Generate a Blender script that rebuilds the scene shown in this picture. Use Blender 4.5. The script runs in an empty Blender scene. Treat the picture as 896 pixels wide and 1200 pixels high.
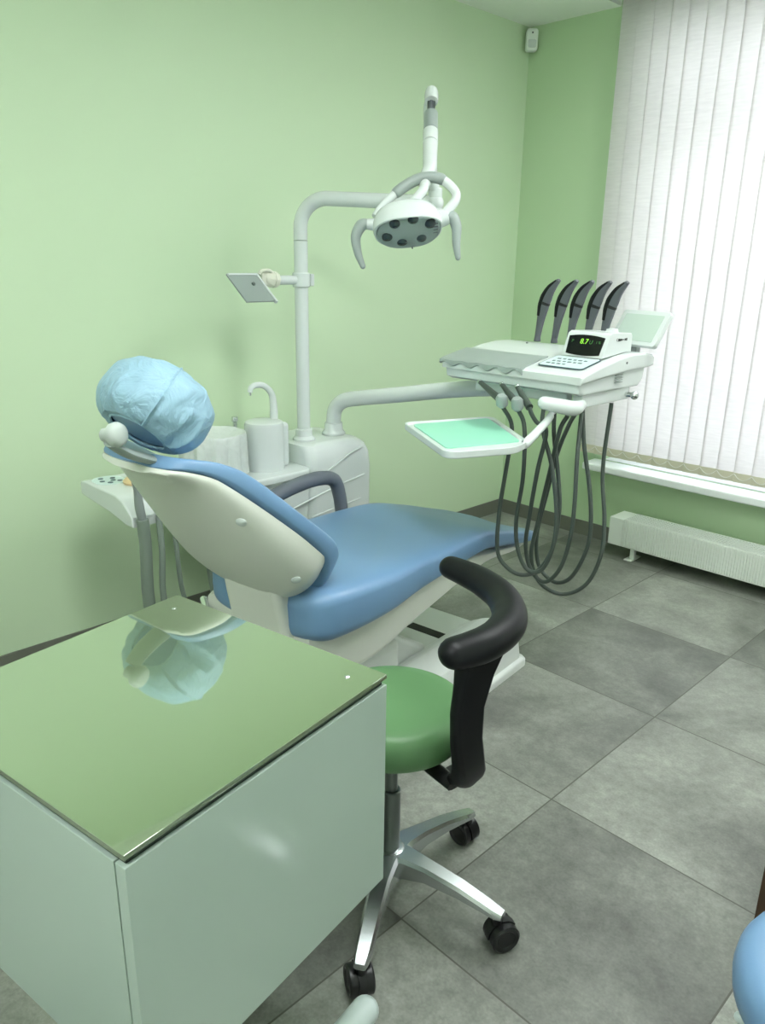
import bpy, bmesh, math, random
from mathutils import Vector, Matrix
random.seed(7)
PI = math.pi
S = bpy.context.scene
COL = S.collection

# ------------------------------------------------------------------ materials
def lin(c):
    r = []
    for v in c:
        v = v / 255.0
        r.append(v / 12.92 if v <= 0.04045 else ((v + 0.055) / 1.055) ** 2.4)
    return (r[0], r[1], r[2], 1.0)

def pm(name, rgb, rough=0.4, metal=0.0, spec=0.5, coat=0.0, noise=0.0, nscale=40.0, bump=0.0, bscale=200.0, trans=0.0, emit=None, estr=0.0):
    m = bpy.data.materials.new(name)
    m.use_nodes = True
    nt = m.node_tree
    b = nt.nodes['Principled BSDF']
    b.inputs['Base Color'].default_value = lin(rgb)
    b.inputs['Roughness'].default_value = rough
    b.inputs['Metallic'].default_value = metal
    b.inputs['Specular IOR Level'].default_value = spec
    b.inputs['Coat Weight'].default_value = coat
    b.inputs['Coat Roughness'].default_value = 0.08
    if trans:
        b.inputs['Transmission Weight'].default_value = trans
    if emit:
        b.inputs['Emission Color'].default_value = lin(emit)
        b.inputs['Emission Strength'].default_value = estr
    tc = nt.nodes.new('ShaderNodeTexCoord')
    if noise:
        n = nt.nodes.new('ShaderNodeTexNoise')
        n.inputs['Scale'].default_value = nscale
        n.inputs['Detail'].default_value = 4
        nt.links.new(tc.outputs['Object'], n.inputs['Vector'])
        mr = nt.nodes.new('ShaderNodeMapRange')
        mr.inputs['To Min'].default_value = 1 - noise
        mr.inputs['To Max'].default_value = 1 + noise
        nt.links.new(n.outputs['Fac'], mr.inputs['Value'])
        hs = nt.nodes.new('ShaderNodeHueSaturation')
        hs.inputs['Color'].default_value = lin(rgb)
        nt.links.new(mr.outputs['Result'], hs.inputs['Value'])
        nt.links.new(hs.outputs['Color'], b.inputs['Base Color'])
    if bump:
        n2 = nt.nodes.new('ShaderNodeTexNoise')
        n2.inputs['Scale'].default_value = bscale
        n2.inputs['Detail'].default_value = 3
        nt.links.new(tc.outputs['Object'], n2.inputs['Vector'])
        bp = nt.nodes.new('ShaderNodeBump')
        bp.inputs['Strength'].default_value = bump
        bp.inputs['Distance'].default_value = 0.002
        nt.links.new(n2.outputs['Fac'], bp.inputs['Height'])
        nt.links.new(bp.outputs['Normal'], b.inputs['Normal'])
    return m

M = {}
M['wall'] = pm('green_wall_paint', (203, 223, 190), 0.45, spec=0.3, noise=0.012, nscale=1.5, bump=0.05, bscale=140)
M['wall_backlit'] = pm('green_wall_paint_backlit', (192, 216, 178), 0.5, spec=0.3, noise=0.012, nscale=1.5, bump=0.05, bscale=140)  # wall green again, backlit shade of the window side put into the colour
M['ceil'] = pm('white_ceiling_paint', (236, 240, 232), 0.85, spec=0.2, noise=0.01, nscale=3)
M['white'] = pm('white_gloss_plastic', (211, 217, 216), 0.22, spec=0.5, noise=0.008, nscale=6)
M['offwhite'] = pm('ivory_plastic', (222, 222, 208), 0.35, noise=0.01, nscale=6)
M['shell'] = pm('ivory_shell_plastic', (214, 216, 208), 0.28, noise=0.012, nscale=4)
M['basewhite'] = pm('white_base_plastic', (216, 220, 217), 0.3, noise=0.01, nscale=6)
M['greyp'] = pm('light_grey_plastic', (150, 160, 157), 0.4, noise=0.02, nscale=20)
M['knob'] = pm('pale_grey_knob_plastic', (176, 184, 180), 0.35, noise=0.01)
M['midgrey'] = pm('mid_grey_plastic', (132, 140, 138), 0.45, noise=0.02, nscale=20)
M['darkgrey'] = pm('dark_grey_plastic', (88, 92, 98), 0.42, noise=0.03, nscale=20)
M['armgrey'] = pm('dark_grey_foam', (92, 98, 108), 0.5, noise=0.03, nscale=20)
M['lens'] = pm('dark_lens', (48, 56, 58), 0.1, spec=0.8, noise=0.02)
M['blue'] = pm('blue_upholstery', (108, 142, 178), 0.36, spec=0.5, noise=0.02, nscale=5, bump=0.04, bscale=420)
M['green'] = pm('green_upholstery', (92, 132, 88), 0.42, spec=0.5, noise=0.02, nscale=8, bump=0.06, bscale=420)
M['black'] = pm('black_rubber', (16, 17, 20), 0.42, spec=0.25, noise=0.03, nscale=12, bump=0.05, bscale=300)
M['blackp'] = pm('black_caster_plastic', (20, 20, 22), 0.35, noise=0.02)
M['hose'] = pm('grey_green_hose', (66, 76, 70), 0.45, noise=0.03, nscale=10)
M['hose2'] = pm('pale_grey_hose', (120, 132, 122), 0.5, noise=0.03, nscale=10)
M['alu'] = pm('brushed_aluminium', (206, 210, 212), 0.24, metal=1.0, noise=0.03, nscale=60)
M['chrome'] = pm('chrome', (222, 226, 226), 0.1, metal=1.0, noise=0.01)
M['steel'] = pm('dark_steel', (120, 126, 124), 0.3, metal=0.9, noise=0.02)
M['cab'] = pm('white_gloss_laminate', (174, 190, 181), 0.16, spec=0.5, coat=0.2, noise=0.006, nscale=3)
M['cabin'] = pm('dark_plinth', (52, 56, 52), 0.6, noise=0.03)
def mat_top():
    m = pm('green_tinted_glass_top', (112, 130, 96), 0.25, noise=0.01, nscale=2)
    nt = m.node_tree; N = nt.nodes; L = nt.links
    g = N.new('ShaderNodeBsdfGlossy'); g.inputs['Color'].default_value = (.80, .85, .80, 1); g.inputs['Roughness'].default_value = 0.035
    lw = N.new('ShaderNodeLayerWeight'); lw.inputs['Blend'].default_value = 0.5
    mr = N.new('ShaderNodeMapRange'); mr.inputs['To Min'].default_value = 0.30; mr.inputs['To Max'].default_value = 0.75
    L.new(lw.outputs['Facing'], mr.inputs['Value'])
    mx = N.new('ShaderNodeMixShader'); L.new(mr.outputs[0], mx.inputs[0])
    L.new(N['Principled BSDF'].outputs[0], mx.inputs[1]); L.new(g.outputs[0], mx.inputs[2]); L.new(mx.outputs[0], N['Material Output'].inputs['Surface'])
    return m
M['topglass'] = mat_top()
M['gap'] = pm('painted_gap_shade', (34, 46, 36), 0.2, noise=0.02)  # dark colour stands in for the shade in the gap below the glass
M['mint'] = pm('mint_silicone', (150, 216, 190), 0.4, noise=0.015, nscale=10)
M['keyp'] = pm('pale_blue_membrane', (205, 222, 222), 0.3, noise=0.01)
M['keyb'] = pm('blue_grey_print', (70, 92, 100), 0.4, noise=0.02)
M['screen'] = pm('black_display', (16, 18, 20), 0.12, spec=0.6, noise=0.02)
M['digit'] = pm('green_digits', (120, 200, 60), 0.4, emit=(170, 230, 70), estr=0.5, noise=0.01)
M['ledd'] = pm('dim_green_led', (60, 110, 60), 0.4, emit=(100, 180, 80), estr=0.12, noise=0.01)
M['viewer'] = pm('pale_viewer_panel', (188, 204, 194), 0.25, noise=0.008)
M['beige'] = pm('peach_rubber', (222, 196, 152), 0.55, noise=0.03, nscale=30)
M['rad'] = pm('radiator_enamel', (224, 230, 222), 0.35, noise=0.008)
M['grille'] = pm('grille_enamel', (220, 226, 220), 0.4, noise=0.02)
M['sill'] = pm('white_sill_pvc', (236, 240, 240), 0.3, noise=0.006)
M['brown'] = pm('dark_brown_veneer', (64, 44, 26), 0.45, noise=0.12, nscale=12)
M['hemb'] = pm('beige_weight_band', (206, 202, 180), 0.7, noise=0.02, nscale=30)
M['chain'] = pm('white_bead_chain', (225, 225, 220), 0.4, noise=0.01)
M['sensor'] = pm('white_sensor_plastic', (232, 238, 232), 0.4, noise=0.01)
M['base_tile'] = pm('dark_grey_skirting_tile', (108, 110, 100), 0.4, noise=0.10, nscale=6)
M['text'] = pm('black_print', (50, 54, 52), 0.5, noise=0.02)
M['lampglow'] = pm('ceiling_lamp_diffuser', (250, 252, 248), 0.5, emit=(249, 255, 253), estr=14.6, noise=0.005)
M['pvc'] = pm('white_window_pvc', (240, 242, 242), 0.3, noise=0.005)
M['tube'] = pm('pale_grey_enamel', (196, 208, 206), 0.3, noise=0.01)
M['slot'] = pm('black_slot_rubber', (14, 14, 14), 0.6, noise=0.02)

def mat_floor():
    m = bpy.data.materials.new('grey_concrete_tile')
    m.use_nodes = True
    nt = m.node_tree; N = nt.nodes; L = nt.links
    b = N['Principled BSDF']
    tc = N.new('ShaderNodeTexCoord')
    mp = N.new('ShaderNodeMapping')
    mp.inputs['Location'].default_value = (-1.725 / 0.6, 2.617 / 0.6, 0)
    mp.inputs['Scale'].default_value = (1 / 0.6, 1 / 0.6, 1)
    L.new(tc.outputs['Object'], mp.inputs['Vector'])
    sep = N.new('ShaderNodeSeparateXYZ'); L.new(mp.outputs['Vector'], sep.inputs[0])
    def math_(op, a, bb=None):
        n = N.new('ShaderNodeMath'); n.operation = op
        for i, v in enumerate((a, bb)):
            if v is None: continue
            if isinstance(v, (int, float)): n.inputs[i].default_value = v
            else: L.new(v, n.inputs[i])
        return n.outputs[0]
    fx = math_('FLOOR', sep.outputs[0]); fy = math_('FLOOR', sep.outputs[1])
    rx = math_('FRACT', sep.outputs[0]); ry = math_('FRACT', sep.outputs[1])
    ex = math_('ABSOLUTE', math_('SUBTRACT', rx, 0.5)); ey = math_('ABSOLUTE', math_('SUBTRACT', ry, 0.5))
    edge = math_('MAXIMUM', ex, ey)
    grout = math_('GREATER_THAN', edge, 0.4966)
    comb = N.new('ShaderNodeCombineXYZ'); L.new(fx, comb.inputs[0]); L.new(fy, comb.inputs[1])
    wn = N.new('ShaderNodeTexWhiteNoise'); wn.noise_dimensions = '3D'; L.new(comb.outputs[0], wn.inputs['Vector'])
    tone = math_('MULTIPLY_ADD', math_('SINE', math_('ADD', math_('ADD', math_('MULTIPLY', fx, 3.67), math_('MULTIPLY', fy, 2.1)), -1.5708)), 0.5)
    tone.node.inputs[2].default_value = 0.5
    # shift the pattern from tile to tile
    off = N.new('ShaderNodeVectorMath'); off.operation = 'SCALE'; L.new(wn.outputs['Color'], off.inputs[0]); off.inputs['Scale'].default_value = 17.0
    add = N.new('ShaderNodeVectorMath'); add.operation = 'ADD'; L.new(mp.outputs['Vector'], add.inputs[0]); L.new(off.outputs[0], add.inputs[1])
    n1 = N.new('ShaderNodeTexNoise'); n1.inputs['Scale'].default_value = 1.7; n1.inputs['Detail'].default_value = 5; n1.inputs['Roughness'].default_value = 0.55; n1.inputs['Distortion'].default_value = 0.5
    L.new(add.outputs[0], n1.inputs['Vector'])
    n2 = N.new('ShaderNodeTexNoise'); n2.inputs['Scale'].default_value = 22; n2.inputs['Detail'].default_value = 8; n2.inputs['Roughness'].default_value = 0.7
    L.new(add.outputs[0], n2.inputs['Vector'])
    n3 = N.new('ShaderNodeTexNoise'); n3.inputs['Scale'].default_value = 90; n3.inputs['Detail'].default_value = 3
    L.new(add.outputs[0], n3.inputs['Vector'])
    def rng(s, a, bb, lo=0.0, hi=1.0):
        n = N.new('ShaderNodeMapRange'); L.new(s, n.inputs['Value'])
        n.inputs['From Min'].default_value = lo; n.inputs['From Max'].default_value = hi
        n.inputs['To Min'].default_value = a; n.inputs['To Max'].default_value = bb
        return n.outputs['Result']
    v = math_('MULTIPLY', rng(n1.outputs['Fac'], 0.50, 1.48, 0.3, 0.7), rng(n2.outputs['Fac'], 0.78, 1.22, 0.3, 0.7))
    v = math_('MULTIPLY', v, rng(n3.outputs['Fac'], 0.9, 1.1, 0.3, 0.7))
    v = math_('MULTIPLY', v, rng(tone, 0.77, 1.12))
    hs = N.new('ShaderNodeHueSaturation'); hs.inputs['Color'].default_value = lin((126, 128, 121)); L.new(v, hs.inputs['Value'])
    mx = N.new('ShaderNodeMix'); mx.data_type = 'RGBA'
    L.new(grout, mx.inputs[0]); L.new(hs.outputs['Color'], mx.inputs[6]); mx.inputs[7].default_value = lin((84, 84, 76))
    L.new(mx.outputs[2], b.inputs['Base Color'])
    L.new(rng(n2.outputs['Fac'], 0.34, 0.52, 0.3, 0.7), b.inputs['Roughness'])
    b.inputs['Specular IOR Level'].default_value = 0.45
    bp = N.new('ShaderNodeBump'); bp.inputs['Strength'].default_value = 0.25; bp.inputs['Distance'].default_value = 0.002
    L.new(math_('SUBTRACT', math_('MULTIPLY', n2.outputs['Fac'], 0.3), grout), bp.inputs['Height'])
    L.new(bp.outputs['Normal'], b.inputs['Normal'])
    return m
M['floor'] = mat_floor()

def mat_fabric_slat():
    m = bpy.data.materials.new('translucent_blind_fabric'); m.use_nodes = True
    nt = m.node_tree; N = nt.nodes; L = nt.links
    for n in list(N): N.remove(n)
    out = N.new('ShaderNodeOutputMaterial')
    tc = N.new('ShaderNodeTexCoord')
    mp = N.new('ShaderNodeMapping'); mp.inputs['Rotation'].default_value = (0, math.radians(38), 0); mp.inputs['Scale'].default_value = (14, 14, 110)
    L.new(tc.outputs['Object'], mp.inputs['Vector'])
    n = N.new('ShaderNodeTexNoise'); n.inputs['Scale'].default_value = 1.0; n.inputs['Detail'].default_value = 4; L.new(mp.outputs[0], n.inputs['Vector'])
    cr = N.new('ShaderNodeMapRange'); cr.inputs['From Min'].default_value = 0.3; cr.inputs['From Max'].default_value = 0.7; cr.inputs['To Min'].default_value = 0.95; cr.inputs['To Max'].default_value = 1.03
    L.new(n.outputs['Fac'], cr.inputs['Value'])
    hs = N.new('ShaderNodeHueSaturation'); hs.inputs['Color'].default_value = lin((238, 235, 236)); L.new(cr.outputs[0], hs.inputs['Value'])
    d = N.new('ShaderNodeBsdfDiffuse'); t = N.new('ShaderNodeBsdfTranslucent')
    L.new(hs.outputs[0], d.inputs['Color']); L.new(hs.outputs[0], t.inputs['Color'])
    mx = N.new('ShaderNodeMixShader'); mx.inputs[0].default_value = 0.42
    L.new(d.outputs[0], mx.inputs[1]); L.new(t.outputs[0], mx.inputs[2]); L.new(mx.outputs[0], out.inputs['Surface'])
    return m
M['slat'] = mat_fabric_slat()

def mat_thin_glass():
    m = bpy.data.materials.new('window_pane_glass'); m.use_nodes = True
    nt = m.node_tree; N = nt.nodes; L = nt.links
    for n in list(N): N.remove(n)
    out = N.new('ShaderNodeOutputMaterial')
    a = N.new('ShaderNodeBsdfTransparent'); a.inputs['Color'].default_value = (0.93, 0.96, 0.95, 1)
    g = N.new('ShaderNodeBsdfGlossy'); g.inputs['Roughness'].default_value = 0.02
    f = N.new('ShaderNodeFresnel'); f.inputs['IOR'].default_value = 1.45
    mx = N.new('ShaderNodeMixShader')
    L.new(f.outputs[0], mx.inputs[0]); L.new(a.outputs[0], mx.inputs[1]); L.new(g.outputs[0], mx.inputs[2]); L.new(mx.outputs[0], out.inputs['Surface'])
    return m
M['glass'] = mat_thin_glass()

def mat_film(name, rgb, alpha, wrinkle=0.0, wscale=30):
    """thin non-woven or plastic film: diffuse + translucent, partly see-through"""
    m = bpy.data.materials.new(name); m.use_nodes = True
    nt = m.node_tree; N = nt.nodes; L = nt.links
    b = N['Principled BSDF']
    b.inputs['Base Color'].default_value = lin(rgb); b.inputs['Roughness'].default_value = 0.5
    b.inputs['Alpha'].default_value = alpha
    tc = N.new('ShaderNodeTexCoord'); n = N.new('ShaderNodeTexNoise'); n.inputs['Scale'].default_value = wscale; n.inputs['Detail'].default_value = 4
    L.new(tc.outputs['Object'], n.inputs['Vector'])
    n.inputs['Distortion'].default_value = 1.2
    bp = N.new('ShaderNodeBump'); bp.inputs['Strength'].default_value = wrinkle; bp.inputs['Distance'].default_value = 0.03
    L.new(n.outputs['Fac'], bp.inputs['Height']); L.new(bp.outputs['Normal'], b.inputs['Normal'])
    hs = N.new('ShaderNodeHueSaturation'); hs.inputs['Color'].default_value = lin(rgb)
    mr = N.new('ShaderNodeMapRange'); mr.inputs['To Min'].default_value = 0.86; mr.inputs['To Max'].default_value = 1.14
    L.new(n.outputs['Fac'], mr.inputs['Value']); L.new(mr.outputs[0], hs.inputs['Value']); L.new(hs.outputs[0], b.inputs['Base Color'])
    return m
M['cover'] = mat_film('blue_nonwoven', (146, 180, 200), 1.0, 0.7, 13)
M['bag'] = mat_film('frosted_plastic_film', (226, 232, 229), 0.8, 0.22, 26)

# ------------------------------------------------------------------ mesh helpers
def join(bm, src, mat=None):
    if mat is not None: src.transform(mat)
    me = bpy.data.meshes.new('tmp'); src.to_mesh(me); bm.from_mesh(me); bpy.data.meshes.remove(me); src.free()

def box(bm, c, size, bev=0.0, seg=2, mat=None):
    b = bmesh.new()
    bmesh.ops.create_cube(b, size=1.0)
    bmesh.ops.scale(b, vec=size, verts=b.verts)
    if bev: bmesh.ops.bevel(b, geom=b.edges[:], offset=bev, segments=seg, profile=0.5, affect='EDGES')
    bmesh.ops.translate(b, vec=c, verts=b.verts)
    join(bm, b, mat)
    return bm

def boxx(bm, x0, x1, y0, y1, z0, z1, bev=0.0, seg=2, mat=None):
    return box(bm, ((x0 + x1) / 2, (y0 + y1) / 2, (z0 + z1) / 2), (abs(x1 - x0), abs(y1 - y0), abs(z1 - z0)), bev, seg, mat)

def slab(bm, pts, z0, z1, bev=0.0, seg=2, mat=None):
    """2D outline extruded from z0 to z1"""
    b = bmesh.new()
    lo = [b.verts.new((p[0], p[1], z0)) for p in pts]
    hi = [b.verts.new((p[0], p[1], z1)) for p in pts]
    n = len(pts)
    b.faces.new(lo[::-1]); top = b.faces.new(hi)
    for i in range(n): b.faces.new((lo[i], lo[(i + 1) % n], hi[(i + 1) % n], hi[i]))
    bmesh.ops.recalc_face_normals(b, faces=b.faces[:])
    if bev:
        es = [e for e in b.edges if all(abs(v.co.z - z1) < 1e-7 for v in e.verts) or all(abs(v.co.z - z0) < 1e-7 for v in e.verts)]
        bmesh.ops.bevel(b, geom=es, offset=bev, segments=seg, profile=0.5, affect='EDGES')
    join(bm, b, mat)
    return bm

def rrect(x0, x1, y0, y1, r, n=5):
    P = []
    for cx, cy, a in ((x1 - r, y1 - r, 0), (x0 + r, y1 - r, 90), (x0 + r, y0 + r, 180), (x1 - r, y0 + r, 270)):
        for i in range(n + 1):
            t = math.radians(a + 90 * i / n); P.append((cx + r * math.cos(t), cy + r * math.sin(t)))
    return P

def loft(bm, rings, cap=True, mat=None):
    b = bmesh.new()
    R = [[b.verts.new(p) for p in r] for r in rings]
    n = len(rings[0])
    for i in range(len(R) - 1):
        for j in range(n):
            b.faces.new((R[i][j], R[i][(j + 1) % n], R[i + 1][(j + 1) % n], R[i + 1][j]))
    if cap:
        b.faces.new(R[0][::-1]); b.faces.new(R[-1])
    bmesh.ops.recalc_face_normals(b, faces=b.faces[:])
    join(bm, b, mat)
    return bm

def catmull(pts, k=8):
    P = [Vector(p) for p in pts]
    if len(P) < 3: return P
    P = [2 * P[0] - P[1]] + P + [2 * P[-1] - P[-2]]
    out = []
    for i in range(1, len(P) - 2):
        for j in range(k):
            t = j / k
            a, b_, c, d = P[i - 1], P[i], P[i + 1], P[i + 2]
            out.append(0.5 * ((2 * b_) + (-a + c) * t + (2 * a - 5 * b_ + 4 * c - d) * t * t + (-a + 3 * b_ - 3 * c + d) * t ** 3))
    out.append(P[-2])
    return out

def interp(xs, ys, x):
    """smooth monotone-ish interpolation (cubic hermite with finite differences)"""
    n = len(xs)
    if x <= xs[0]: return ys[0]
    if x >= xs[-1]: return ys[-1]
    i = max(k for k in range(n - 1) if xs[k] <= x)
    h = xs[i + 1] - xs[i]
    def slope(k):
        if k == 0: return (ys[1] - ys[0]) / (xs[1] - xs[0])
        if k == n - 1: return (ys[-1] - ys[-2]) / (xs[-1] - xs[-2])
        d0 = (ys[k] - ys[k - 1]) / (xs[k] - xs[k - 1]); d1 = (ys[k + 1] - ys[k]) / (xs[k + 1] - xs[k])
        return 0 if d0 * d1 <= 0 else 2 * d0 * d1 / (d0 + d1)
    t = (x - xs[i]) / h; m0 = slope(i) * h; m1 = slope(i + 1) * h
    return (2 * t ** 3 - 3 * t ** 2 + 1) * ys[i] + (t ** 3 - 2 * t ** 2 + t) * m0 + (-2 * t ** 3 + 3 * t ** 2) * ys[i + 1] + (t ** 3 - t ** 2) * m1

def tube(bm, pts, r, n=14, k=8, smooth=True, flat=1.0, up=None, roundcap=0):
    """swept round (or flattened) section; r is a number or one radius per control point"""
    ctrl = [Vector(p) for p in pts]
    P = catmull(ctrl, k) if smooth and len(ctrl) > 2 else ctrl
    if isinstance(r, (int, float)): rad = [r] * len(P)
    else:
        rad = []
        for i in range(len(P)):
            f = i / (len(P) - 1) * (len(r) - 1); a = int(min(f, len(r) - 2)); t = f - a
            rad.append(r[a] * (1 - t) + r[a + 1] * t)
    if roundcap:
        d0 = (P[0] - P[1]).normalized(); d1 = (P[-1] - P[-2]).normalized()
        pre = []; pr = []; post = []; por = []
        for i in range(roundcap):
            a = PI / 2 * (i + 1) / roundcap * 0.97
            pre.insert(0, P[0] + d0 * rad[0] * math.sin(a)); pr.insert(0, rad[0] * math.cos(a))
            post.append(P[-1] + d1 * rad[-1] * math.sin(a)); por.append(rad[-1] * math.cos(a))
        P = pre + P + post; rad = pr + rad + por
    T = []
    for i in range(len(P)):
        a = P[max(i - 1, 0)]; b_ = P[min(i + 1, len(P) - 1)]
        T.append((b_ - a).normalized())
    u = Vector(up) if up is not None else (Vector((0, 0, 1)) if abs(T[0].z) < 0.9 else Vector((1, 0, 0)))
    rings = []
    for i in range(len(P)):
        if up is not None: u = Vector(up)
        s = T[i].cross(u)
        if s.length < 1e-6: s = T[i].orthogonal()
        s.normalize(); u2 = s.cross(T[i]).normalized(); u = u2
        rings.append([P[i] + (s * math.cos(2 * PI * j / n) + u2 * flat * math.sin(2 * PI * j / n)) * rad[i] for j in range(n)])
    return loft(bm, rings)

def lathe(bm, prof, c=(0, 0, 0), axis=(0, 0, 1), n=32, sx=1.0, sy=1.0, cap=True):
    q = Vector((0, 0, 1)).rotation_difference(Vector(axis).normalized())
    rings = []
    for r, z in prof:
        r = max(r, 1e-4)
        rings.append([q @ Vector((r * sx * math.cos(2 * PI * j / n), r * sy * math.sin(2 * PI * j / n), z)) + Vector(c) for j in range(n)])
    return loft(bm, rings, cap)

def cyl(bm, a, b, r0, r1=None, n=20, bev=0.0):
    a = Vector(a); b = Vector(b); L = (b - a).length; r1 = r0 if r1 is None else r1
    e = bev
    prof = [(r0 - e, 0), (r0, e), (r1, L - e), (r1 - e, L)] if e else [(r0, 0), (r1, L)]
    return lathe(bm, prof, a, b - a, n)

def sphere(bm, c, r, sx=1, sy=1, sz=1, n=20):
    b = bmesh.new()
    bmesh.ops.create_uvsphere(b, u_segments=n, v_segments=n // 2 + 2, radius=1)
    bmesh.ops.scale(b, vec=(r * sx, r * sy, r * sz), verts=b.verts)
    bmesh.ops.translate(b, vec=c, verts=b.verts)
    join(bm, b)
    return bm

def text_bm(s, size, depth=0.0006):
    cu = bpy.data.curves.new('t', 'FONT'); cu.body = s; cu.size = size; cu.extrude = depth; cu.align_x = 'CENTER'; cu.align_y = 'CENTER'
    o = bpy.data.objects.new('t', cu); COL.objects.link(o)
    dg = bpy.context.evaluated_depsgraph_get(); me = bpy.data.meshes.new_from_object(o.evaluated_get(dg))
    b = bmesh.new(); b.from_mesh(me)
    bpy.data.objects.remove(o); bpy.data.curves.remove(cu); bpy.data.meshes.remove(me)
    return b

# ------------------------------------------------------------------ object helpers
INV = {}
def tag(o, label, cat, group=None, kind=None):
    if label: o['label'] = label
    if cat: o['category'] = cat
    if group: o['group'] = group
    if kind: o['kind'] = kind
    return o

def thing(name, label, cat, loc=(0, 0, 0), rotz=0.0, group=None, local=False):
    o = bpy.data.objects.new(name, None); COL.objects.link(o)
    o.empty_display_size = 0.05
    o.location = loc; o.rotation_euler = (0, 0, rotz)
    INV[o.name] = None if local else (Matrix.Translation(loc) @ Matrix.Rotation(rotz, 4, 'Z')).inverted()
    return tag(o, label, cat, group)

def obj(name, bm, mat, parent=None, label=None, sharp=38, world=True):
    me = bpy.data.meshes.new(name)
    inv = INV.get(parent.name) if parent else None
    if inv is not None: bm.transform(inv)
    bm.to_mesh(me); bm.free()
    for p in me.polygons: p.use_smooth = True
    me.set_sharp_from_angle(angle=math.radians(sharp))
    me.materials.append(mat)
    o = bpy.data.objects.new(name, me); COL.objects.link(o)
    wn = o.modifiers.new('weighted_normals', 'WEIGHTED_NORMAL'); wn.keep_sharp = True
    if parent:
        o.parent = parent
        INV[o.name] = INV.get(parent.name)
    if label: o['label'] = label
    return o

def solo(name, bm, mat, label, cat, loc, group=None, sharp=38):
    """a thing that is one mesh, its origin at its base"""
    bm.transform(Matrix.Translation(loc).inverted())
    o = obj(name, bm, mat, None, None, sharp); o.location = loc
    return tag(o, label, cat, group)

def struct(name, bm, mat, parent=None, label=None):
    o = obj(name, bm, mat, parent)
    o['kind'] = 'structure'
    if label: o['label'] = label
    return o

# ------------------------------------------------------------------ room shell
XR, YF, H = 3.6, -5.4, 2.55
WX0, WX1, WZ0, WZ1 = 0.66, 2.9, 0.442, 2.47
struct('floor', boxx(bmesh.new(), -0.15, XR + 0.15, YF - 0.15, 0.25, -0.1, 0), M['floor'])
struct('wall_left', boxx(bmesh.new(), -0.15, 0, YF - 0.15, 0.25, 0, 2.8), M['wall'])
bw = bmesh.new()
boxx(bw, 0, WX0, 0, 0.25, 0, 2.8); boxx(bw, WX1, XR, 0, 0.25, 0, 2.8)
boxx(bw, WX0, WX1, 0, 0.25, 0, WZ0); boxx(bw, WX0, WX1, 0, 0.25, WZ1, 2.8)
struct('wall_back', bw, M['wall_backlit'])
struct('wall_right', boxx(bmesh.new(), XR, XR + 0.15, YF - 0.15, 0.25, 0, 2.8), M['ceil'])
struct('wall_front', boxx(bmesh.new(), -0.15, XR + 0.15, YF - 0.15, YF, 0, 2.8), M['ceil'])
cb = bmesh.new()
boxx(cb, 0, XR, YF, -0.17, H, H + 0.06)
boxx(cb, 0, 0.505, -0.17, 0, H, H + 0.06)
boxx(cb, 0, XR, YF, 0.0, 2.8, 2.9)
struct('ceiling', cb, M['ceil'])
struct('baseboard_left', boxx(bmesh.new(), 0, 0.009, YF, 0, 0, 0.08, 0.002), M['base_tile'])
struct('baseboard_back', boxx(bmesh.new(), 0.009, XR, -0.009, 0, 0, 0.08, 0.002), M['base_tile'])
# window frame, pane, sill
wf = bmesh.new()
for a in ((WX0, WX0 + 0.07, WZ0, WZ1), (WX1 - 0.07, WX1, WZ0, WZ1), (WX0 + .07, WX1 - .07, WZ0, WZ0 + 0.07), (WX0 + .07, WX1 - .07, WZ1 - 0.07, WZ1), (1.72, 1.80, WZ0 + .07, WZ1 - .07), (WX0 + .07, WX1 - .07, 1.98, 2.05)):
    boxx(wf, a[0], a[1], 0.10, 0.17, a[2], a[3], 0.004)
w1 = struct('window_1', wf, M['pvc'])
struct('window_pane', boxx(bmesh.new(), WX0 + .05, WX1 - .05, 0.132, 0.136, WZ0 + .05, WZ1 - .05), M['glass'], w1)
struct('trim_1', boxx(bmesh.new(), 0.60, XR - 0.002, -0.125, -0.0005, 0.402, 0.440, 0.008, 3), M['sill'], None, 'white window sill board under the vertical blind')
struct('trim_2', boxx(bmesh.new(), WX0 + .001, WX1 - .001, -0.0005, 0.0995, 0.4425, 0.446), M['sill'])

# ------------------------------------------------------------------ blind
t = thing('vertical_blind', 'tall white vertical slat blind covering the whole window', 'blind', (0.57, -0.09, 0.49))
obj('headrail', boxx(bmesh.new(), 0.555, 3.1, -0.115, -0.065, 2.66, 2.70, 0.006), M['white'], t)
px = 0.565; i = 0
while px < 3.0:
    cx = px + 0.0445
    rz = math.radians(6)
    mt = Matrix.Translation((cx, -0.09, 0)) @ Matrix.Rotation(rz, 4, 'Z')
    b = bmesh.new()
    n = 6
    outl = [(-0.0445 + 0.089 * k / n, -0.0045 * (1 - (2 * k / n - 1) ** 2)) for k in range(n + 1)]
    poly = outl + [(p[0], p[1] + 0.0009) for p in reversed(outl)]
    slab(b, poly, 0.49, 2.66, mat=mt)
    s = obj('slat', b, M['slat'], t)
    b = bmesh.new(); slab(b, [(p[0] * 0.985, p[1] - 0.0022) for p in outl] + [(p[0] * 0.985, p[1] - 0.0006) for p in reversed(outl)], 0.487, 0.53, mat=mt)
    obj('weight_band', b, M['hemb'], s)
    c = bmesh.new()
    pts = [(cx - 0.038, -0.1, 0.525), (cx - 0.02, -0.1, 0.507), (cx, -0.1, 0.500), (cx + 0.02, -0.1, 0.507), (cx + 0.040, -0.1, 0.525)]
    tube(c, pts, 0.0014, 6, 4)
    obj('bead_chain', c, M['chain'], s)
    px += 0.0795; i += 1

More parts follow.
